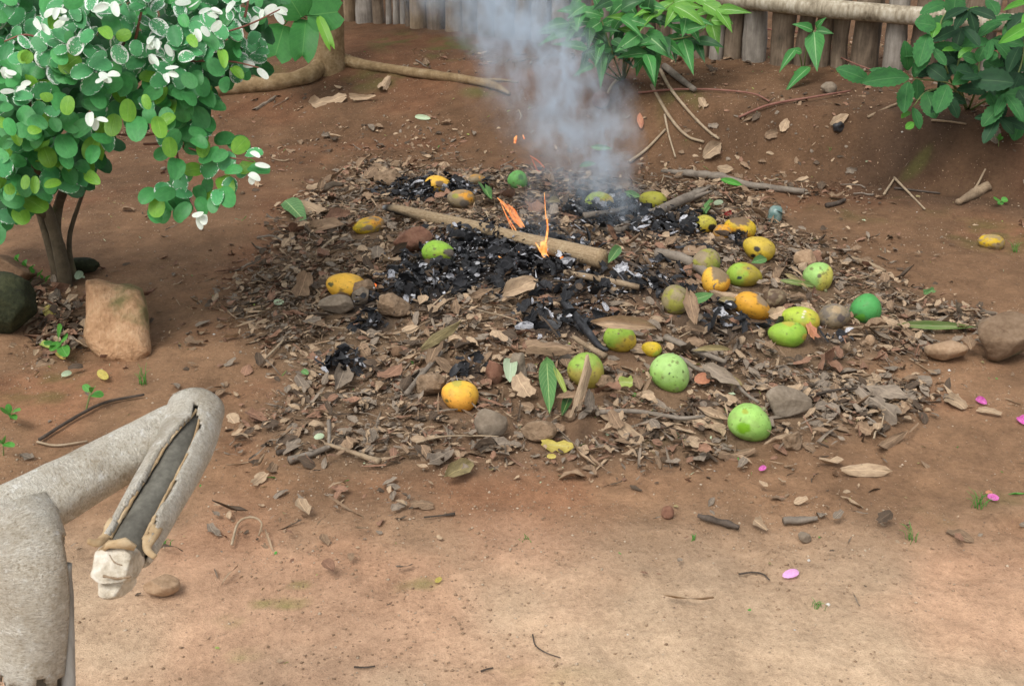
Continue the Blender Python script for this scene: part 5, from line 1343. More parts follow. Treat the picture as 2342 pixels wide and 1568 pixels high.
GL('leaf', (752, 1112), (800, 1120), 18, 'dry', M_DRY['reddish brown'], 'reddish leaf on bare soil in front of heap', 50, .5, .012)
GL('leaf', (1015, 1090), (1080, 1060), 44, 'dry', M_DRY['olive brown'], 'crumpled olive and grey leaf at the very front of heap', 51, .7, .02)
GL('leaf', (980, 1058), (1030, 1030), 40, 'frag', M_DRY['grey brown'], 'pointed grey leaf behind the crumpled olive one', 52, .6, .02)
GL('leaf', (1092, 1022), (1170, 1012), 36, 'strip', M_DRY['grey brown'], 'flat dark leaf strip below the smooth grey stone', 53, .5, .015)
GL('leaf', (1590, 868), (1626, 862), 28, 'oval', M_ORANGEL, 'orange pink leaf beside the big pale green mango', 54, .8, .03)
GL('leaf', (1848, 742), (1868, 775), 26, 'frag', M_ORANGEL, 'salmon pink leaf scrap against the bright green mango', 55, .9, .04)
GL('leaf', (1725, 1188), (1752, 1210), 24, 'frag', M_DRY['tan'], 'small tan leaf chip on open soil', 56, .7, .012)
GL('leaf', (2165, 1212), (2225, 1235), 26, 'frag', M_DRY['brown'], 'flat brown leaf sunk into soil below grass', 57, .4, .008)
GL('leaf', (2160, 905), (2205, 930), 34, 'frag', M_DRY['tan'], 'pale brown leaf beside the pink petal', 58, .6, .015)
GL('leaf', (2235, 935), (2290, 945), 22, 'frag', M_DRY['tan'], 'tan leaf fragments on open soil under the pink petal', 59, .5, .012)
GL('leaf', (895, 1165), (930, 1148), 20, 'frag', M_DRY['grey brown'], 'grey brown leaf triangle on open soil', 60, .6, .012)
GL('leaf', (940, 1150), (992, 1152), 28, 'frag', M_DRY['brown'], 'torn brown leaf pair on open soil', 61, .5, .012)
GL('leaf', (1000, 1225), (1012, 1232), 12, 'frag', M_DRY['tan'], 'tiny tan chip on brown soil', 62, .5, .008)
GL('leaf', (995, 1330), (1010, 1320), 12, 'oval', M_YEL, 'tiny pale yellow leaflet on trodden soil', 63, .8, .008)
GL('leaf', (100, 692), (120, 728), 26, 'oval', M_YEL, 'dull yellow round leaf between the mossy boulder and orange stone', 64, .7, .02)
GL('leaf', (90, 782), (122, 796), 16, 'oval', M_LIME, 'lime yellow leaf under the bright green weed', 65, .7, .02)
GL('leaf', (224, 845), (244, 866), 20, 'oval', M_YEL, 'round yellow leaf at the foot of the tall orange stone', 66, .8, .015)
GL('leaf', (128, 802), (148, 818), 16, 'oval', M_YEL, 'oval yellow leaf below the bright green weed', 67, .8, .015)
GL('leaf', (140, 858), (164, 850), 14, 'oval', M_PALEL, 'pale leaflet on soil below the yellow leaves', 68, .7, .012)
GL('leaf', (185, 620), (175, 640), 18, 'oval', M_PALEL, 'pale leaflet caught behind the bush stem', 69, .8, .02)
GL('leaf', (1392, 600), (1420, 560), 24, 'lance', M_GREEN, 'curled green leaf behind the end of the long stick', 70, .9, .06)
GL('leaf', (1112, 438), (1128, 462), 26, 'frag', M_GREEN, 'torn bright green leaf scrap beside the ashy orange mango', 71, .9, .04)
GL('leaf', (1430, 440), (1470, 455), 18, 'lance', M_GREEN, 'green leaf lying behind the olive yellow mango', 72, .8, .03)
GL('leaf', (1648, 410), (1700, 425), 16, 'lance', M_WEED, 'green leaf hanging over the dead bark branch', 73, .7, .03)
GL('leaf', (1602, 488), (1622, 465), 20, 'frag', M_GREEN, 'small green leaf scrap behind burnt corner mango', 74, .9, .03)
GL('leaf', (1632, 465), (1655, 460), 12, 'oval', M_PALEL, 'pale green leaflet behind the burnt corner mango', 75, .9, .03)
GL('leaf', (1656, 492), (1672, 486), 12, 'frag', m_leaf('red_scrap', (.42, .05, .04), (.3, .04, .035)), 'bright red scrap behind the charred underside mango', 76, .9, .03)
GL('leaf', (1255, 462), (1282, 456), 20, 'lance', M_DRY['olive brown'], 'dull yellow leaf in the smoke behind the fire', 77, .7, .04)
GL('leaf', (1780, 640), (1870, 655), 14, 'lance', m_leaf('olive_green_leaf', (.22, .27, .08), (.13, .19, .05), vein=(.4, .42, .2), vw=.05), 'long twisted olive green leaf before the nubbed mango', 78, .7, .03)
GL('leaf', (1795, 625), (1850, 660), 12, 'lance', M_DRY['olive brown'], 'pale stem like leaf beside the nubbed mango', 79, .7, .03)
GL('leaf', (1720, 600), (1755, 590), 22, 'lance', M_GREEN, 'green leaf peeking out below the dark eyed mango', 80, .8, .03)
GL('leaf', (1350, 336), (1400, 340), 14, 'lance', M_GREEN, 'green leaf glimpsed through the smoke', 81, .7, .03)
GL('leaf', (1325, 380), (1365, 372), 14, 'lance', M_GREEN, 'second green leaf glimpsed through the smoke', 82, .7, .02)
GL('leaf', (2110, 672), (2135, 664), 16, 'frag', M_GREEN, 'crumpled green leaf scrap on soil behind the emerald mango', 83, .8, .02)
GL('leaf', (625, 690), (650, 692), 14, 'oval', M_PALEL, 'pale green leaflet on soil at the heap side', 84, .8, .015)
GL('leaf', (690, 846), (705, 855), 14, 'oval', M_GREEN, 'small green leaflet at the near side of heap', 85, .8, .02)
GL('leaf', (718, 1000), (742, 994), 14, 'oval', M_PALEL, 'cream leaflet beside the thick grey twig', 86, .8, .02)
GL('leaf', (1600, 935), (1665, 962), 24, 'dry', M_DRY['tan'], 'curled pale leaf touching the front green mango', 87, .6, .025)
GL('leaf', (1610, 835), (1690, 880), 34, 'dry', M_DRY['grey brown'], 'big dusty grey leaf on the curving leaf twig', 88, .6, .04)
GL('leaf', (1640, 850), (1700, 885), 26, 'dry', M_DRY['olive brown'], 'dull leaf hanging below the dusty grey one', 89, .6, .03)
for (x0, y0, x1, y1, w, m, lab) in [(2232, 908, 2256, 922, 16, M_PINK, 'magenta petal on soil near tan leaf scraps'), (2330, 950, 2346, 968, 20, M_PINK, 'deep pink petal at the side of the yard'),
                                    (2258, 1132, 2285, 1140, 15, M_PINK, 'pink and white petal among grass blades'), (1790, 1316, 1828, 1306, 20, M_PALEPINK, 'pale pink petal on trodden soil'),
                                    (1736, 1074, 1752, 1066, 12, M_PINK, 'crumpled crimson petal with a dry stalk')]:
    GL('petal', (x0, y0), (x1, y1), w, 'oval', m, lab, 90 + int(x0) % 7, .8, .012, cat='petal')
GL('petal', (2254, 1124), (2270, 1127), 10, 'oval', M_ORANGEL, 'small peach petal beside the pink and white one', 95, .8, .012, cat='petal')

# teal plastic tumbler lying in the litter
def cup():
    t = NT('teal_plastic'); c = t.coord('Object'); n = t.noise(c, 40, 3)
    m = t.done(t.bsdf(t.ramp(n, [(.35, (.07, .16, .15)), (.55, (.20, .31, .28)), (.7, (.36, .42, .38))]), .3, None, .6, **{'Transmission Weight': .25}))
    g, z = hit(1770, 505)
    ts = np.linspace(0, 1, 9)
    P = np.array([g + np.array([.008 * q, 0, -.01 + .068 * q]) for q in ts])
    r = np.array([.024, .027, .0285, .029, .0275, .029, .0275, .024, .015])
    V, Fc, UV = tube(P, r, 16, wob=.12, seed=4)
    o = ob('plastic_tumbler', new_mesh('plastic_tumbler', V - g, Fc, m, uv=UV)); o.location = tuple(g)
    tag(o, 'crushed teal plastic tumbler behind the dark eyed mango', 'tumbler'); LM.append((1772, 485, 'the teal tumbler'))
cup()

# ------------------------------------------------------------------ scattered litter
LM += [(560, 720, 'the bare soil side'), (1150, 600, 'the burning spot'), (1300, 740, 'the blackened patch')]
REL_USED = {}
USED = set()
def place_options(px, py):
    d = sorted(((px - x) ** 2 + ((py - y) * 1.3) ** 2, x, y, p) for x, y, p in LM)[:4]
    return [f'between {d[i][3]} and {d[j][3]}' for i, j in ((0, 1), (0, 2), (1, 2), (0, 3), (1, 3))]
def uniq(heads, px, py):
    heads = heads if isinstance(heads, list) else [heads]
    for ph in [place_phrase(px, py)] + place_options(px, py):
        for h_ in heads:
            l = ' '.join(f'{h_} {ph}'.split())
            if l not in USED and len(l.split()) <= 16:
                USED.add(l); return l
    return ' '.join(f'{heads[0]} {place_phrase(px, py)}'.split())
def place_phrase(px, py):
    d = sorted(((px - x) ** 2 + ((py - y) * 1.3) ** 2, x, y, p) for x, y, p in LM)
    (d0, x0, y0, p0), (d1, x1, y1, p1) = d[0], d[1]
    if d0 < 42 ** 2:
        return ('in front of ' if py > y0 else 'behind ') + p0
    if d1 > 260 ** 2:
        return ('in front of ' if py > y0 else 'behind ') + p0 if d0 < 260 ** 2 else 'on open soil past ' + p0
    return f'between {p0} and {p1}'

def clear_of(q, k=1.0):
    m = np.ones(len(q), bool)
    for x, y, r in KEEP: m &= np.hypot(q[:, 0] - x, (q[:, 1] - y)) > r * k
    return m
def scatter_pts(n, dens, seed, box=(-2.2, 1.6, 2.7, 6.6), kf=1.0):
    rs = np.random.RandomState(seed); out = np.zeros((0, 2))
    while len(out) < n:
        q = np.stack([rs.uniform(box[0], box[2], 6000), rs.uniform(box[1], box[3], 6000)], -1)
        z = terrain(q[:, 0], q[:, 1], False); px, py, dz = proj(q[:, 0], q[:, 1], z)
        ok = (px > -30) & (px < 2372) & (py > -10) & (py < 1600)
        q, px, py = q[ok], px[ok], py[ok]
        keep = (rs.rand(len(q)) < dens(q[:, 0], q[:, 1], px, py)) & clear_of(q, kf)
        out = np.vstack([out, q[keep]])
    return out[:n]

def heap_density(x, y, px, py):
    s = poly_sd(x, y, HEAP_W)
    s = s - .03 + .20 * (fbm(x * 2.6, y * 2.6, seed=74, o=4) - .5)
    d = sstep(.12, -.10, s) * (.88 + .5 * (fbm(x * 4, y * 4, seed=71, o=3) - .5) * 2)
    halo = .10 * sstep(.7, .0, s) * sstep(.5, .62, fbm(x * 3, y * 3, seed=72, o=3))
    return np.clip(np.maximum(d, halo), 0, 1)
def wide_density(x, y, px, py):
    back = sstep(3.2, 4.6, y) * .5 * sstep(.42, .62, fbm(x * 2.2, y * 2.2, seed=73, o=3))
    left = .8 * np.exp(-(((px - 110) / 130) ** 2 + ((py - 740) / 90) ** 2)) + .35 * np.exp(-(((px - 480) / 160) ** 2 + ((py - 720) / 90) ** 2))
    right = .4 * np.exp(-(((px - 2000) / 200) ** 2 + ((py - 900) / 60) ** 2))
    mid = .30 * np.exp(-(((px - 1560) / 300) ** 2 + ((py - 1060) / 70) ** 2))
    back2 = .7 * np.exp(-(((px - 1750) / 200) ** 2 + ((py - 420) / 60) ** 2)) + .4 * np.exp(-(((px - 1750) / 150) ** 2 + ((py - 290) / 50) ** 2))
    left2 = .5 * np.exp(-(((px - 590) / 110) ** 2 + ((py - 640) / 110) ** 2)) + .25 * np.exp(-(((px - 900) / 350) ** 2 + ((py - 330) / 70) ** 2))
    front = .004
    return np.clip(back + left + right + mid + back2 + left2 + front, 0, 1) * (poly_sd(x, y, HEAP_W) > 0)

def char_at(x, y): return np.clip(ell(x, y, CHAR_W), 0, 1)
HFUN = lambda x, y: terrain(x, y)
NAMES = {'dry': ['curled', 'folded', 'long'], 'frag': ['torn', 'broken', 'ragged']}

def lay(name, kind, mat, x, y, L, w, tilt, off, seed, label, cat, group):
    n = unit(tnormal(x, y) + nr.normal(size=3) * tilt)
    a = nr.uniform(0, 6.283); d = np.array([math.cos(a), math.sin(a), 0]); d = unit(d - np.dot(d, n) * n)
    c = np.array([x, y, float(HFUN(x, y)) + off])
    A = c - d * L / 2; B = c + d * L / 2
    for q in (A, B):
        g_ = float(HFUN(q[0], q[1])) + .002
        if q[2] < g_: q[2] = g_
    M = leaf_matrix(A, B, w, n)
    o = ob(name, leaf_mesh(kind, seed, mat, name), None, M)
    return tag(o, label, cat, group)

# individual dry leaves: the larger ones, on the heap and around it
P1 = scatter_pts(196, heap_density, 101); P2 = scatter_pts(104, wide_density, 102)
SIZES = [('small', .035, .05), ('', .05, .075), ('large', .075, .11)]
for i, (x, y) in enumerate(np.vstack([P1, P2])):
    on = i < len(P1)
    c = float(char_at(np.array(x), np.array(y)))
    if c > .4 and rng.random() < .9: continue
    tone = rng.choice(['tan', 'brown', 'brown', 'grey brown', 'grey brown', 'reddish brown', 'dark brown'] if y < 4.3 else ['brown', 'brown', 'grey brown', 'reddish brown', 'dark brown', 'tan'])
    sz, l0, l1 = SIZES[rng.choice([0, 1, 1, 1, 2] if on else [0, 0, 1, 1])]
    kind = rng.choice(['dry', 'dry', 'frag'])
    L = rng.uniform(l0, l1); w = L * (rng.uniform(.36, .6) if kind == 'dry' else rng.uniform(.55, .85))
    px, py, _ = proj(x, y, float(terrain(x, y)))
    lab = uniq([f"{sz} {q} {tone} leaf" for q in ([['narrow', 'folded', 'curled'], ['broad', 'folded', 'curled']][w > L * .48] if kind == 'dry' else ['torn', 'broken', 'ragged'])], float(px), float(py))
    lay('dry_leaf', kind, M_DRY[tone], x, y, L, w, .42 if on else .25, rng.uniform(.012, .045) if on else .008, rng.randrange(18), lab, 'leaf', 'dry leaves littering the heap and yard')

# charred leaves and flakes
def char_density(x, y, px, py): return char_at(x, y) ** 1.3
P3 = scatter_pts(170, char_density, 103)
for i, (x, y) in enumerate(P3):
    px, py, _ = proj(x, y, float(terrain(x, y)))
    ash = rng.random() < .10
    L = rng.uniform(.03, .075) * (.75 if ash else 1); kind = rng.choice(['dry', 'frag', 'frag'])
    w = L * rng.uniform(.4, .75); q = ('small ' if L < .042 else 'large ' if L > .062 else '') + ('narrow' if w < L * .52 else 'broad' if w > L * .66 else 'torn' if kind == 'frag' else 'curled')
    lab = uniq(q + (' ashen grey burnt leaf' if ash else ' charred black leaf'), float(px), float(py))
    lay('charred_leaf', kind, M_ASHLEAF if ash else M_CHAR, x, y, L, w, .6, rng.uniform(.012, .05), rng.randrange(18), lab, 'charred leaf', 'charred leaves in the burnt patches')

# twigs in the litter
for i, (x, y) in enumerate(np.vstack([scatter_pts(46, heap_density, 104), scatter_pts(16, wide_density, 105)])):
    c = float(char_at(np.array(x), np.array(y))); a = rng.uniform(0, 6.28); L = rng.uniform(.06, .17); r = rng.uniform(.0016, .0042)
    px, py, _ = proj(x, y, float(terrain(x, y)))
    q = [np.array([x + math.cos(a) * L * s + rng.gauss(0, .006), y + math.sin(a) * L * s + rng.gauss(0, .006), 0]) for s in (-.5, -.15, .2, .5)]
    for p_ in q: p_[2] = float(terrain(p_[0], p_[1])) + rng.uniform(.012, .035) * (1 if i < 46 else .3)
    S = smooth_path(q, 3); V, Fc, UV = tube(S, np.linspace(r, r * .6, len(S)), 6, wob=.2, seed=i)
    m, tn = (M_DARKSTICK, 'blackened') if c > .4 else rng.choice([(M_STICK, 'brown'), (M_GREYSTICK, 'grey'), (M_TANSTICK, 'straw coloured')])
    cc = S.mean(0); o = ob('twig', new_mesh('twig', V - cc, Fc, m, uv=UV)); o.location = tuple(cc)
    tag(o, uniq(f"{'short' if L < .09 else 'long' if L > .14 else ''} {'thin' if r < .003 else 'stout'} {tn} twig", float(px), float(py)), 'twig', 'twigs strewn through the litter')

# pebbles
peb = [rock_mesh('pebble', m, 200 + k, 4, .15, 2, True, (1, .8, .6)) for k, m in enumerate([M_STONE_T, M_STONE_G, M_BRICK, M_CLOD, M_STONE_B])]
def peb_density(x, y, px, py): return (.06 + .15 * sstep(3, 4.5, y)) + .8 * sstep(.15, -.05, poly_sd(x, y, HEAP_W)) 
for i, (x, y) in enumerate(scatter_pts(60, peb_density, 106)):
    k = rng.randrange(5); s = rng.uniform(.006, .017); px, py, _ = proj(x, y, float(terrain(x, y)))
    o = ob('pebble', peb[k]); o.location = (x, y, float(terrain(x, y)) + s * .25); o.scale = (s, s, s); o.rotation_euler = (rng.uniform(-.4, .4), rng.uniform(-.4, .4), rng.uniform(0, 6.28))
    tag(o, uniq(f"{'tiny' if s < .009 else ''} {['tan', 'grey', 'reddish', 'dusty', 'brown'][k]} pebble", float(px), float(py)), 'pebble', 'pebbles lying about the yard')

# fine crumbled litter that nobody could count
def mass(name, n, dens, seed, mats, lo, hi, tilt, h0, h1, label, cat, kinds=('frag', 'dry'), nu=4, nv=3, wr=(.4, .8), strands=0.0):
    P = scatter_pts(n, dens, seed); rs = np.random.RandomState(seed)
    units = [leaf_unit(kinds[k % len(kinds)], 300 + k, nu, nv) for k in range(14)]
    NV = nu * nv; VV = np.zeros((n, NV, 3)); UU = np.zeros((n, NV, 2)); F0 = np.array(units[0][1]); 
    zz = terrain(P[:, 0], P[:, 1]); e = .04
    gxn = -(terrain(P[:, 0] + e, P[:, 1], False) - terrain(P[:, 0] - e, P[:, 1], False)) / (2 * e)
    gyn = -(terrain(P[:, 0], P[:, 1] + e, False) - terrain(P[:, 0], P[:, 1] - e, False)) / (2 * e)
    midx = rs.randint(0, len(mats), n)
    for i in range(n):
        V, _, U = units[rs.randint(14)]
        L = lo * (hi / lo) ** (rs.rand() ** 1.6); w = L * rs.uniform(*wr)
        if rs.rand() < strands: L *= 1.8; w = L * .08
        nn = unit(np.array([gxn[i], gyn[i], 1]) + rs.normal(size=3) * tilt)
        a = rs.uniform(0, 6.283); d = np.array([math.cos(a), math.sin(a), 0]); d = unit(d - np.dot(d, nn) * nn); ex = np.cross(d, nn)
        c = np.array([P[i, 0], P[i, 1], zz[i] + rs.uniform(h0, h1)])
        VV[i] = c + V[:, :1] * w * ex + (V[:, 1:2] - .5) * L * d + V[:, 2:] * (L + w) * .5 * nn
        UU[i] = U
    g = np.array([P[:, 0].mean(), P[:, 1].mean(), 0])
    Fc = (np.arange(n)[:, None, None] * NV + F0[None]).reshape(-1, 4)
    me = new_mesh(name, VV.reshape(-1, 3) - g, Fc, None, uv=UU.reshape(-1, 2))
    for m in mats: me.materials.append(m)
    me.polygons.foreach_set('material_index', np.repeat(midx, len(F0)).astype(np.int32)); me.update()
    o = ob(name, me); o.location = tuple(g)
    return tag(o, label, cat, kind='stuff')
D = M_DRY
def litter_d(x, y, px, py): return heap_density(x, y, px, py) * (1 - .96 * np.clip(char_at(x, y) * 1.4, 0, 1))
mass('leaf_litter', 21000, litter_d, 111, [D['brown'], D['grey brown'], D['grey brown'], D['tan'], D['dark brown'], D['reddish brown'], D['tan']], .007, .058, .30, .0, .022,
     'broken dry leaf litter covering the heap', 'leaf litter', strands=.26, kinds=('dry', 'dry', 'frag'), wr=(.3, .7), nu=5)
mass('leaf_crumbs', 3000, wide_density, 112, [D['brown'], D['grey brown'], D['dark brown'], D['tan'], D['reddish brown']], .008, .034, .3, .0, .006, 'crumbled dry leaf bits scattered over the bare soil', 'leaf litter', strands=.2)
mass('charred_litter', 4200, lambda x, y, px, py: char_at(x, y), 113, [M_CHAR, M_CHAR, M_CHAR, M_COAL, M_COAL, M_CHAR, M_CHAR, D['dark brown'], M_CHAR, M_ASHLEAF], .008, .060, .6, .0, .045, 'charred black leaf flakes in the burnt patches', 'charred litter', strands=.12)
mass('ash_flakes', 800, lambda x, y, px, py: char_at(x, y) ** 2, 114, [M_ASH, M_ASHLEAF], .005, .022, .7, .005, .05, 'white ash flakes on the burnt patches', 'ash', strands=.35)
mass('leaf_litter', 420, lambda x, y, px, py: np.exp(-(((px - 125) / 60) ** 2 + ((py - 745) / 55) ** 2)), 131, [D['brown'], D['grey brown'], D['tan'], D['reddish brown'], D['dark brown']], .015, .075, .4, .0, .02, 'dry leaf litter gathered between mossy boulder and orange stone', 'leaf litter', strands=.2)
mass('leaf_litter', 420, lambda x, y, px, py: np.exp(-(((px - 1960) / 120) ** 2 + ((py - 905) / 32) ** 2)), 132, [D['grey brown'], D['grey brown'], D['tan'], D['brown']], .015, .06, .35, .0, .015, 'grey dry leaf litter trailing off the side of heap', 'leaf litter', strands=.2)
def green_d(x, y, px, py):
    return .5 * np.exp(-(((px - 1560) / 260) ** 2 + ((py - 960) / 90) ** 2)) + .4 * np.exp(-(((px - 1250) / 300) ** 2 + ((py - 900) / 90) ** 2)) + .03
mass('moss_shreds', 520, green_d, 115, [D['olive brown'], M_LIME, M_WEED, D['olive brown'], M_PALEL], .006, .020, .6, .0, .012, 'shreds of moss and green leaf through the front litter', 'moss shreds', strands=.4)

def crumbs(name, n, dens, seed, cols, lo, hi, label):
    P = scatter_pts(n, dens, seed, box=(-1.9, .9, 2.6, 6.6)); rs = np.random.RandomState(seed)
    O = np.array([(1, 0, 0), (-1, 0, 0), (0, 1, 0), (0, -1, 0), (0, 0, 1), (0, 0, -1)], float); Fo = np.array([(0, 2, 4), (2, 1, 4), (1, 3, 4), (3, 0, 4), (2, 0, 5), (1, 2, 5), (3, 1, 5), (0, 3, 5)])
    s = lo * (hi / lo) ** (rs.rand(n) ** 3); z = terrain(P[:, 0], P[:, 1])
    V = O[None] * (rs.uniform(.6, 1.2, (n, 6, 1))) * s[:, None, None]
    a = rs.uniform(0, 6.28, n); ca, sa = np.cos(a)[:, None], np.sin(a)[:, None]
    X = V[..., 0] * ca - V[..., 1] * sa; Y = V[..., 0] * sa + V[..., 1] * ca
    V = np.stack([X, Y, V[..., 2] * .7], -1) + np.stack([P[:, 0], P[:, 1], z + s * .15], -1)[:, None]
    me = new_mesh(name, V.reshape(-1, 3), (np.arange(n)[:, None, None] * 6 + Fo[None]).reshape(-1, 3), None, smooth=False)
    for c in cols: me.materials.append(c)
    me.polygons.foreach_set('material_index', np.repeat(rs.randint(0, len(cols), n), 8).astype(np.int32)); me.update()
    return tag(ob(name, me), label, 'gravel', kind='stuff')
M_C1 = m_rough('crumb_mid', [(.18, .115, .07), (.28, .19, .12), (.38, .27, .18)], 20, .95)
M_C2 = m_rough('crumb_pale', [(.32, .24, .16), (.45, .35, .25), (.56, .46, .35)], 20, .95)
M_C3 = m_rough('crumb_white', [(.45, .42, .38), (.6, .57, .52), (.7, .68, .64)], 20, .9)
def crumb_d(x, y, px, py): return np.clip(.2 + .8 * sstep(.42, .62, fbm(x * 3, y * 3, seed=81, o=4)), 0, 1) * (.35 + .65 * sstep(4.2, 2.6, y))
crumbs('soil_grit', 30000, crumb_d, 121, [M_C1, M_C1, M_C2, M_C1, M_C1], .0010, .0050, 'loose soil grit and tiny stones over the yard')
crumbs('white_chips', 230, lambda x, y, px, py: np.ones_like(x) * .6, 122, [M_C3, M_C3, M_C2], .0016, .006, 'tiny pale chips scattered over the yard')

# ------------------------------------------------------------------ fire
M_FLAME = m_emit('flame', (1.0, .20, .05), (1.0, .46, .16), 1.0, .62, 55)
M_FLAMEHOT = m_emit('flame_hot', (1.0, .24, .05), (1.0, .52, .18), 1.25, .45, 40)
def flame(label, strands, z, mat, group=None):
    c = at(*strands[0][0][:2], z); parts = []
    for st in strands:
        pts = smooth_path([at(x, y, z + (dz if True else 0)) for x, y, r, dz in st], 6)
        rr = np.interp(np.linspace(0, 1, len(pts)), np.linspace(0, 1, len(st)), [q[2] * z / F for q in st])
        parts.append(tube(pts, rr, 8, view=unit(CAM - c), wob=.35, seed=int(st[0][0]), flat=.4))
    V, Fc, UV = merge(parts)
    o = ob('flame', new_mesh('flame', V - c, Fc, mat, uv=UV)); o.location = tuple(c)
    return tag(o, label, 'flame', group)
_, zf = hit(1190, 545); zf -= .02
flame('wispy orange flame licking up behind the long stick', [[(1137, 452, .8, 0), (1152, 466, 3.2, 0), (1164, 484, 2.2, -.01), (1180, 506, 3.0, 0), (1194, 522, .8, 0)], [(1143, 458, .6, 0), (1158, 492, 1.2, 0), (1176, 520, 1.6, 0), (1192, 548, .8, 0)],
      [(1160, 466, .6, 0), (1178, 482, 2.6, 0), (1183, 498, 3.6, .01), (1196, 512, 1.6, 0), (1203, 530, .6, 0)], [(1148, 472, .5, 0), (1166, 512, 1, 0), (1184, 545, .8, 0)], [(1172, 470, .5, 0), (1168, 490, 1.2, 0), (1186, 514, 1.0, 0), (1199, 540, .5, 0)], [(1196, 540, .6, -.06), (1200, 560, 1.6, -.08), (1198, 575, .8, -.09)]], zf, M_FLAME)
ZST = float(np.linalg.norm(.5 * (SA + SB) - CAM)); _q = SA + np.linspace(0, 1, 400)[:, None] * (SB - SA); _k = int(np.argmin(np.abs(proj(_q[:, 0], _q[:, 1], _q[:, 2])[0] - 1246))); zs2 = float((_q[_k] - CAM) @ FW) - .042
flame('thin upright flame crossing in front of the long stick', [[(1245, 440, .6, .0), (1248, 490, 1.2, 0), (1252, 520, 1.6, 0), (1246, 560, 2.2, 0), (1243, 580, 3.5, 0)], [(1252, 500, 1, 0), (1253, 530, 1.2, 0), (1247, 562, 1.5, 0)]], zs2, M_FLAMEHOT)
flame('bright flame tongue curling under the long stick', [[(1240, 552, 4, 0), (1245, 566, 9, 0), (1246, 582, 6, 0), (1256, 596, 4, 0), (1268, 610, 1, 0)], [(1225, 555, 1, 0), (1236, 572, 3, 0), (1246, 585, 3, 0)]], zs2, M_FLAMEHOT)
flame('pale translucent flame veil beside the wispy flame', [[(1150, 462, 2, .01), (1166, 482, 8, .01), (1182, 502, 9, .01), (1196, 524, 3, .01)], [(1172, 480, 3, .015), (1186, 500, 5, .015), (1196, 516, 2, .015)]], zf, m_emit('flame_veil', (1.0, .26, .10), (1.0, .46, .20), .8, .80, 45))
_, ze = hit(1160, 600)
flame('small flame slit in the charred leaves', [[(1140, 586, 1, 0), (1158, 598, 3.2, 0), (1178, 610, 1.2, 0)]], ze - .03, M_FLAMEHOT)
flame('short flame lick beside the pale torn leaf', [[(1226, 602, 2, 0), (1231, 618, 3.6, 0), (1233, 632, 1.2, 0)]], ze - .07, M_FLAMEHOT)
flame('tiny flame curl under the stick end', [[(1282, 592, 2, 0), (1286, 588, 3, 0), (1291, 594, 2, 0)]], ze - .06, M_FLAMEHOT)
flame('faint red flame wisp on charred flakes', [[(1186, 575, 1, 0), (1190, 585, 2.6, 0), (1188, 594, 1, 0)], [(1206, 590, 1, 0), (1200, 604, 2, 0)]], ze - .03, M_FLAME)
flame('loose spark of flame rising in smoke', [[(1182, 310, 1, 0), (1179, 318, 4, 0), (1177, 328, 3, 0)]], zf + .05, M_FLAME)
flame('second loose spark higher in the smoke', [[(1196, 308, 1, 0), (1199, 318, 2, 0)]], zf + .05, M_FLAME)
flame('ragged flame shred drifting below the sparks', [[(1212, 356, .8, 0), (1230, 368, 2, 0), (1246, 384, 1, 0)], [(1216, 362, .8, 0), (1228, 388, 1.2, 0), (1236, 392, 1, 0)]], zf + .05, m_emit('flame_faint', (1.0, .2, .08), (1, .35, .18), .5, .6, 60))
def ember(px, py, r, label):
    g, z = hit(px, py, .02); V, Fc = ico(2); V = V * (r * z / F) * (1 + .5 * (fbm(V[:, 0] * 2 + 3, V[:, 1] * 2 + 3, V[:, 2] * 2 + 3) - .5)[:, None])
    o = ob('ember', new_mesh('ember', V, Fc, M_EMBER)); o.location = tuple(g); tag(o, label, 'ember')
M_EMBER = m_emit('ember', (1, .12, .02), (1, .30, .08), .8, .0, 60)
ember(856, 653, 6, 'glowing ember beside the split orange mango')
ember(1178, 600, 4, 'glowing ember under the long stick')

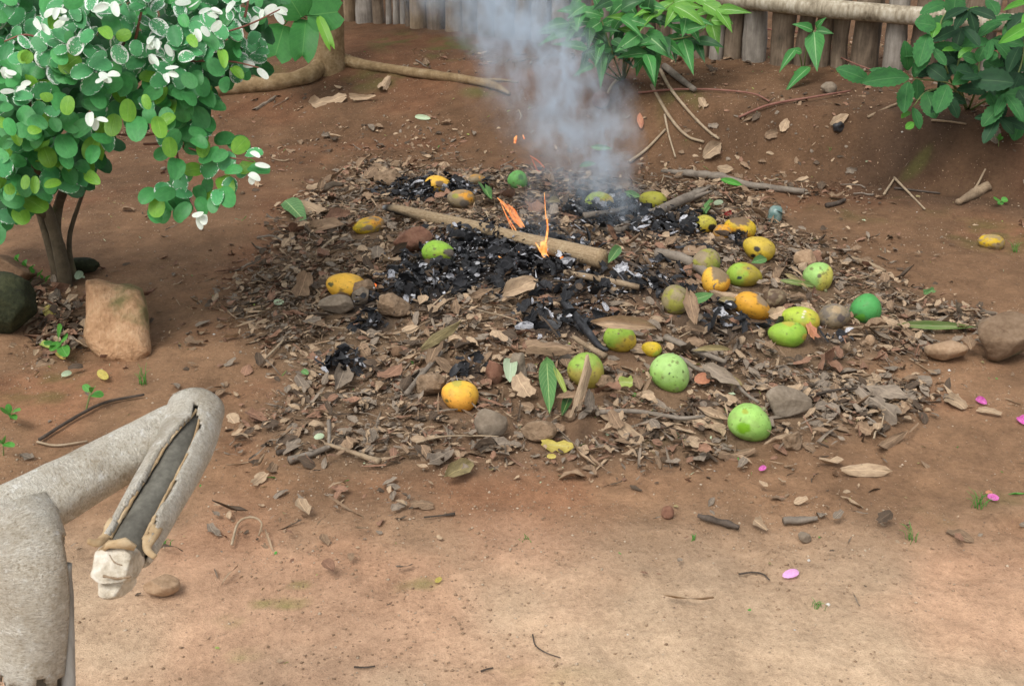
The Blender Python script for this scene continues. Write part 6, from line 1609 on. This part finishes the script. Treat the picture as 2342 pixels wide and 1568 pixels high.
# ------------------------------------------------------------------ smoke
def smoke(name, label, path, zbase, dens, seed, scale):
    """path: (px, py, half width px) from base to top; a real plume standing over the fire"""
    P = np.array([at(x, y, zbase) for x, y, w in path]); W = np.array([w * zbase / F for x, y, w in path])
    S = smooth_path(P, 6); u = np.linspace(0, 1, len(S)); r = np.interp(u, np.linspace(0, 1, len(W)), W)
    c = S[0]
    V, Fc, UV = tube(S, r * 1.25, 20, view=np.array([0, -1, .0]), caps=True)
    t = NT(name)
    oc = t.coord('Object'); sx = t.add('ShaderNodeSeparateXYZ'); t.l.new(oc, sx.inputs[0])
    # axis of the plume as a function of height
    hz = S[:, 2] - c[2]; top = float(hz.max())
    def curve(vals):
        lo, hi = float(vals.min()), float(vals.max()); hi = hi if hi > lo + 1e-4 else lo + 1e-4
        fc = t.add('ShaderNodeFloatCurve'); cm = fc.mapping.curves[0]
        pts = [(float(np.clip(hz[i] / top, 0, 1)), float((vals[i] - lo) / (hi - lo))) for i in range(0, len(S), 3)] + [(1.0, float((vals[-1] - lo) / (hi - lo)))]
        while len(cm.points) < len(pts): cm.points.new(.5, .5)
        for p_, q in zip(cm.points, pts): p_.location = q
        fc.mapping.update()
        t.l.new(t.math('DIVIDE', sx.outputs[2], top), fc.inputs[1])
        return t.math('ADD', t.math('MULTIPLY', fc.outputs[0], hi - lo), lo)
    ax, ay, ar = curve(S[:, 0] - c[0]), curve(S[:, 1] - c[1]), curve(r)
    dx = t.math('DIVIDE', t.math('SUBTRACT', sx.outputs[0], ax), ar); dy = t.math('DIVIDE', t.math('SUBTRACT', sx.outputs[1], ay), ar)
    wn_ = t.noise(t.mapping(oc, (1, 1, .8)), scale * .8, 3, .6)
    rr = t.math('ADD', t.math('SQRT', t.math('ADD', t.math('MULTIPLY', dx, dx), t.math('MULTIPLY', dy, dy))), t.math('MULTIPLY', t.math('SUBTRACT', wn_, .5), 1.9))
    # denser on the side the breeze pushes it towards
    fall = t.mapr(rr, 1.15, .15)
    bias = t.mapr(dx, -1.2, .6, .16, 1.0)
    nz = t.noise(t.mapping(oc, (1, 1, .7)), scale * 1.7, 6, .62, .6)
    body = t.mapr(nz, .43, .64, .03, 1.6)
    lowf = t.mapr(t.math('DIVIDE', sx.outputs[2], top), .0, .18, .55, 1.0)
    d = t.math('MULTIPLY', t.math('MULTIPLY', fall, body), t.math('MULTIPLY', t.math('MULTIPLY', bias, lowf), dens))
    v = t.add('ShaderNodeVolumePrincipled')
    v.inputs['Color'].default_value = (.78, .89, 1.0, 1); v.inputs['Anisotropy'].default_value = .15
    t.l.new(d, v.inputs['Density'])
    t.l.new(v.outputs[0], t.out.inputs['Volume'])
    o = ob(name, new_mesh(name, V - c, Fc, t.m)); o.location = tuple(c)
    return tag(o, label, 'smoke', kind='stuff')
_, zsm = hit(1400, 520)
smoke('smoke', 'bluish grey smoke plume drifting up and sideways from the fire', [(1415, 530, 50), (1395, 470, 85), (1350, 400, 125), (1310, 320, 165), (1270, 230, 180), (1215, 140, 185), (1150, 50, 205), (1075, -60, 240), (990, -200, 290)], zsm - .02, 8.0, 1, 7.0)
smoke('smoke', 'thin smoke wisp over the long stick', [(1240, 590, 40), (1230, 520, 70), (1235, 440, 95), (1250, 360, 120), (1250, 280, 140)], zsm - .30, 2.2, 2, 9.0)
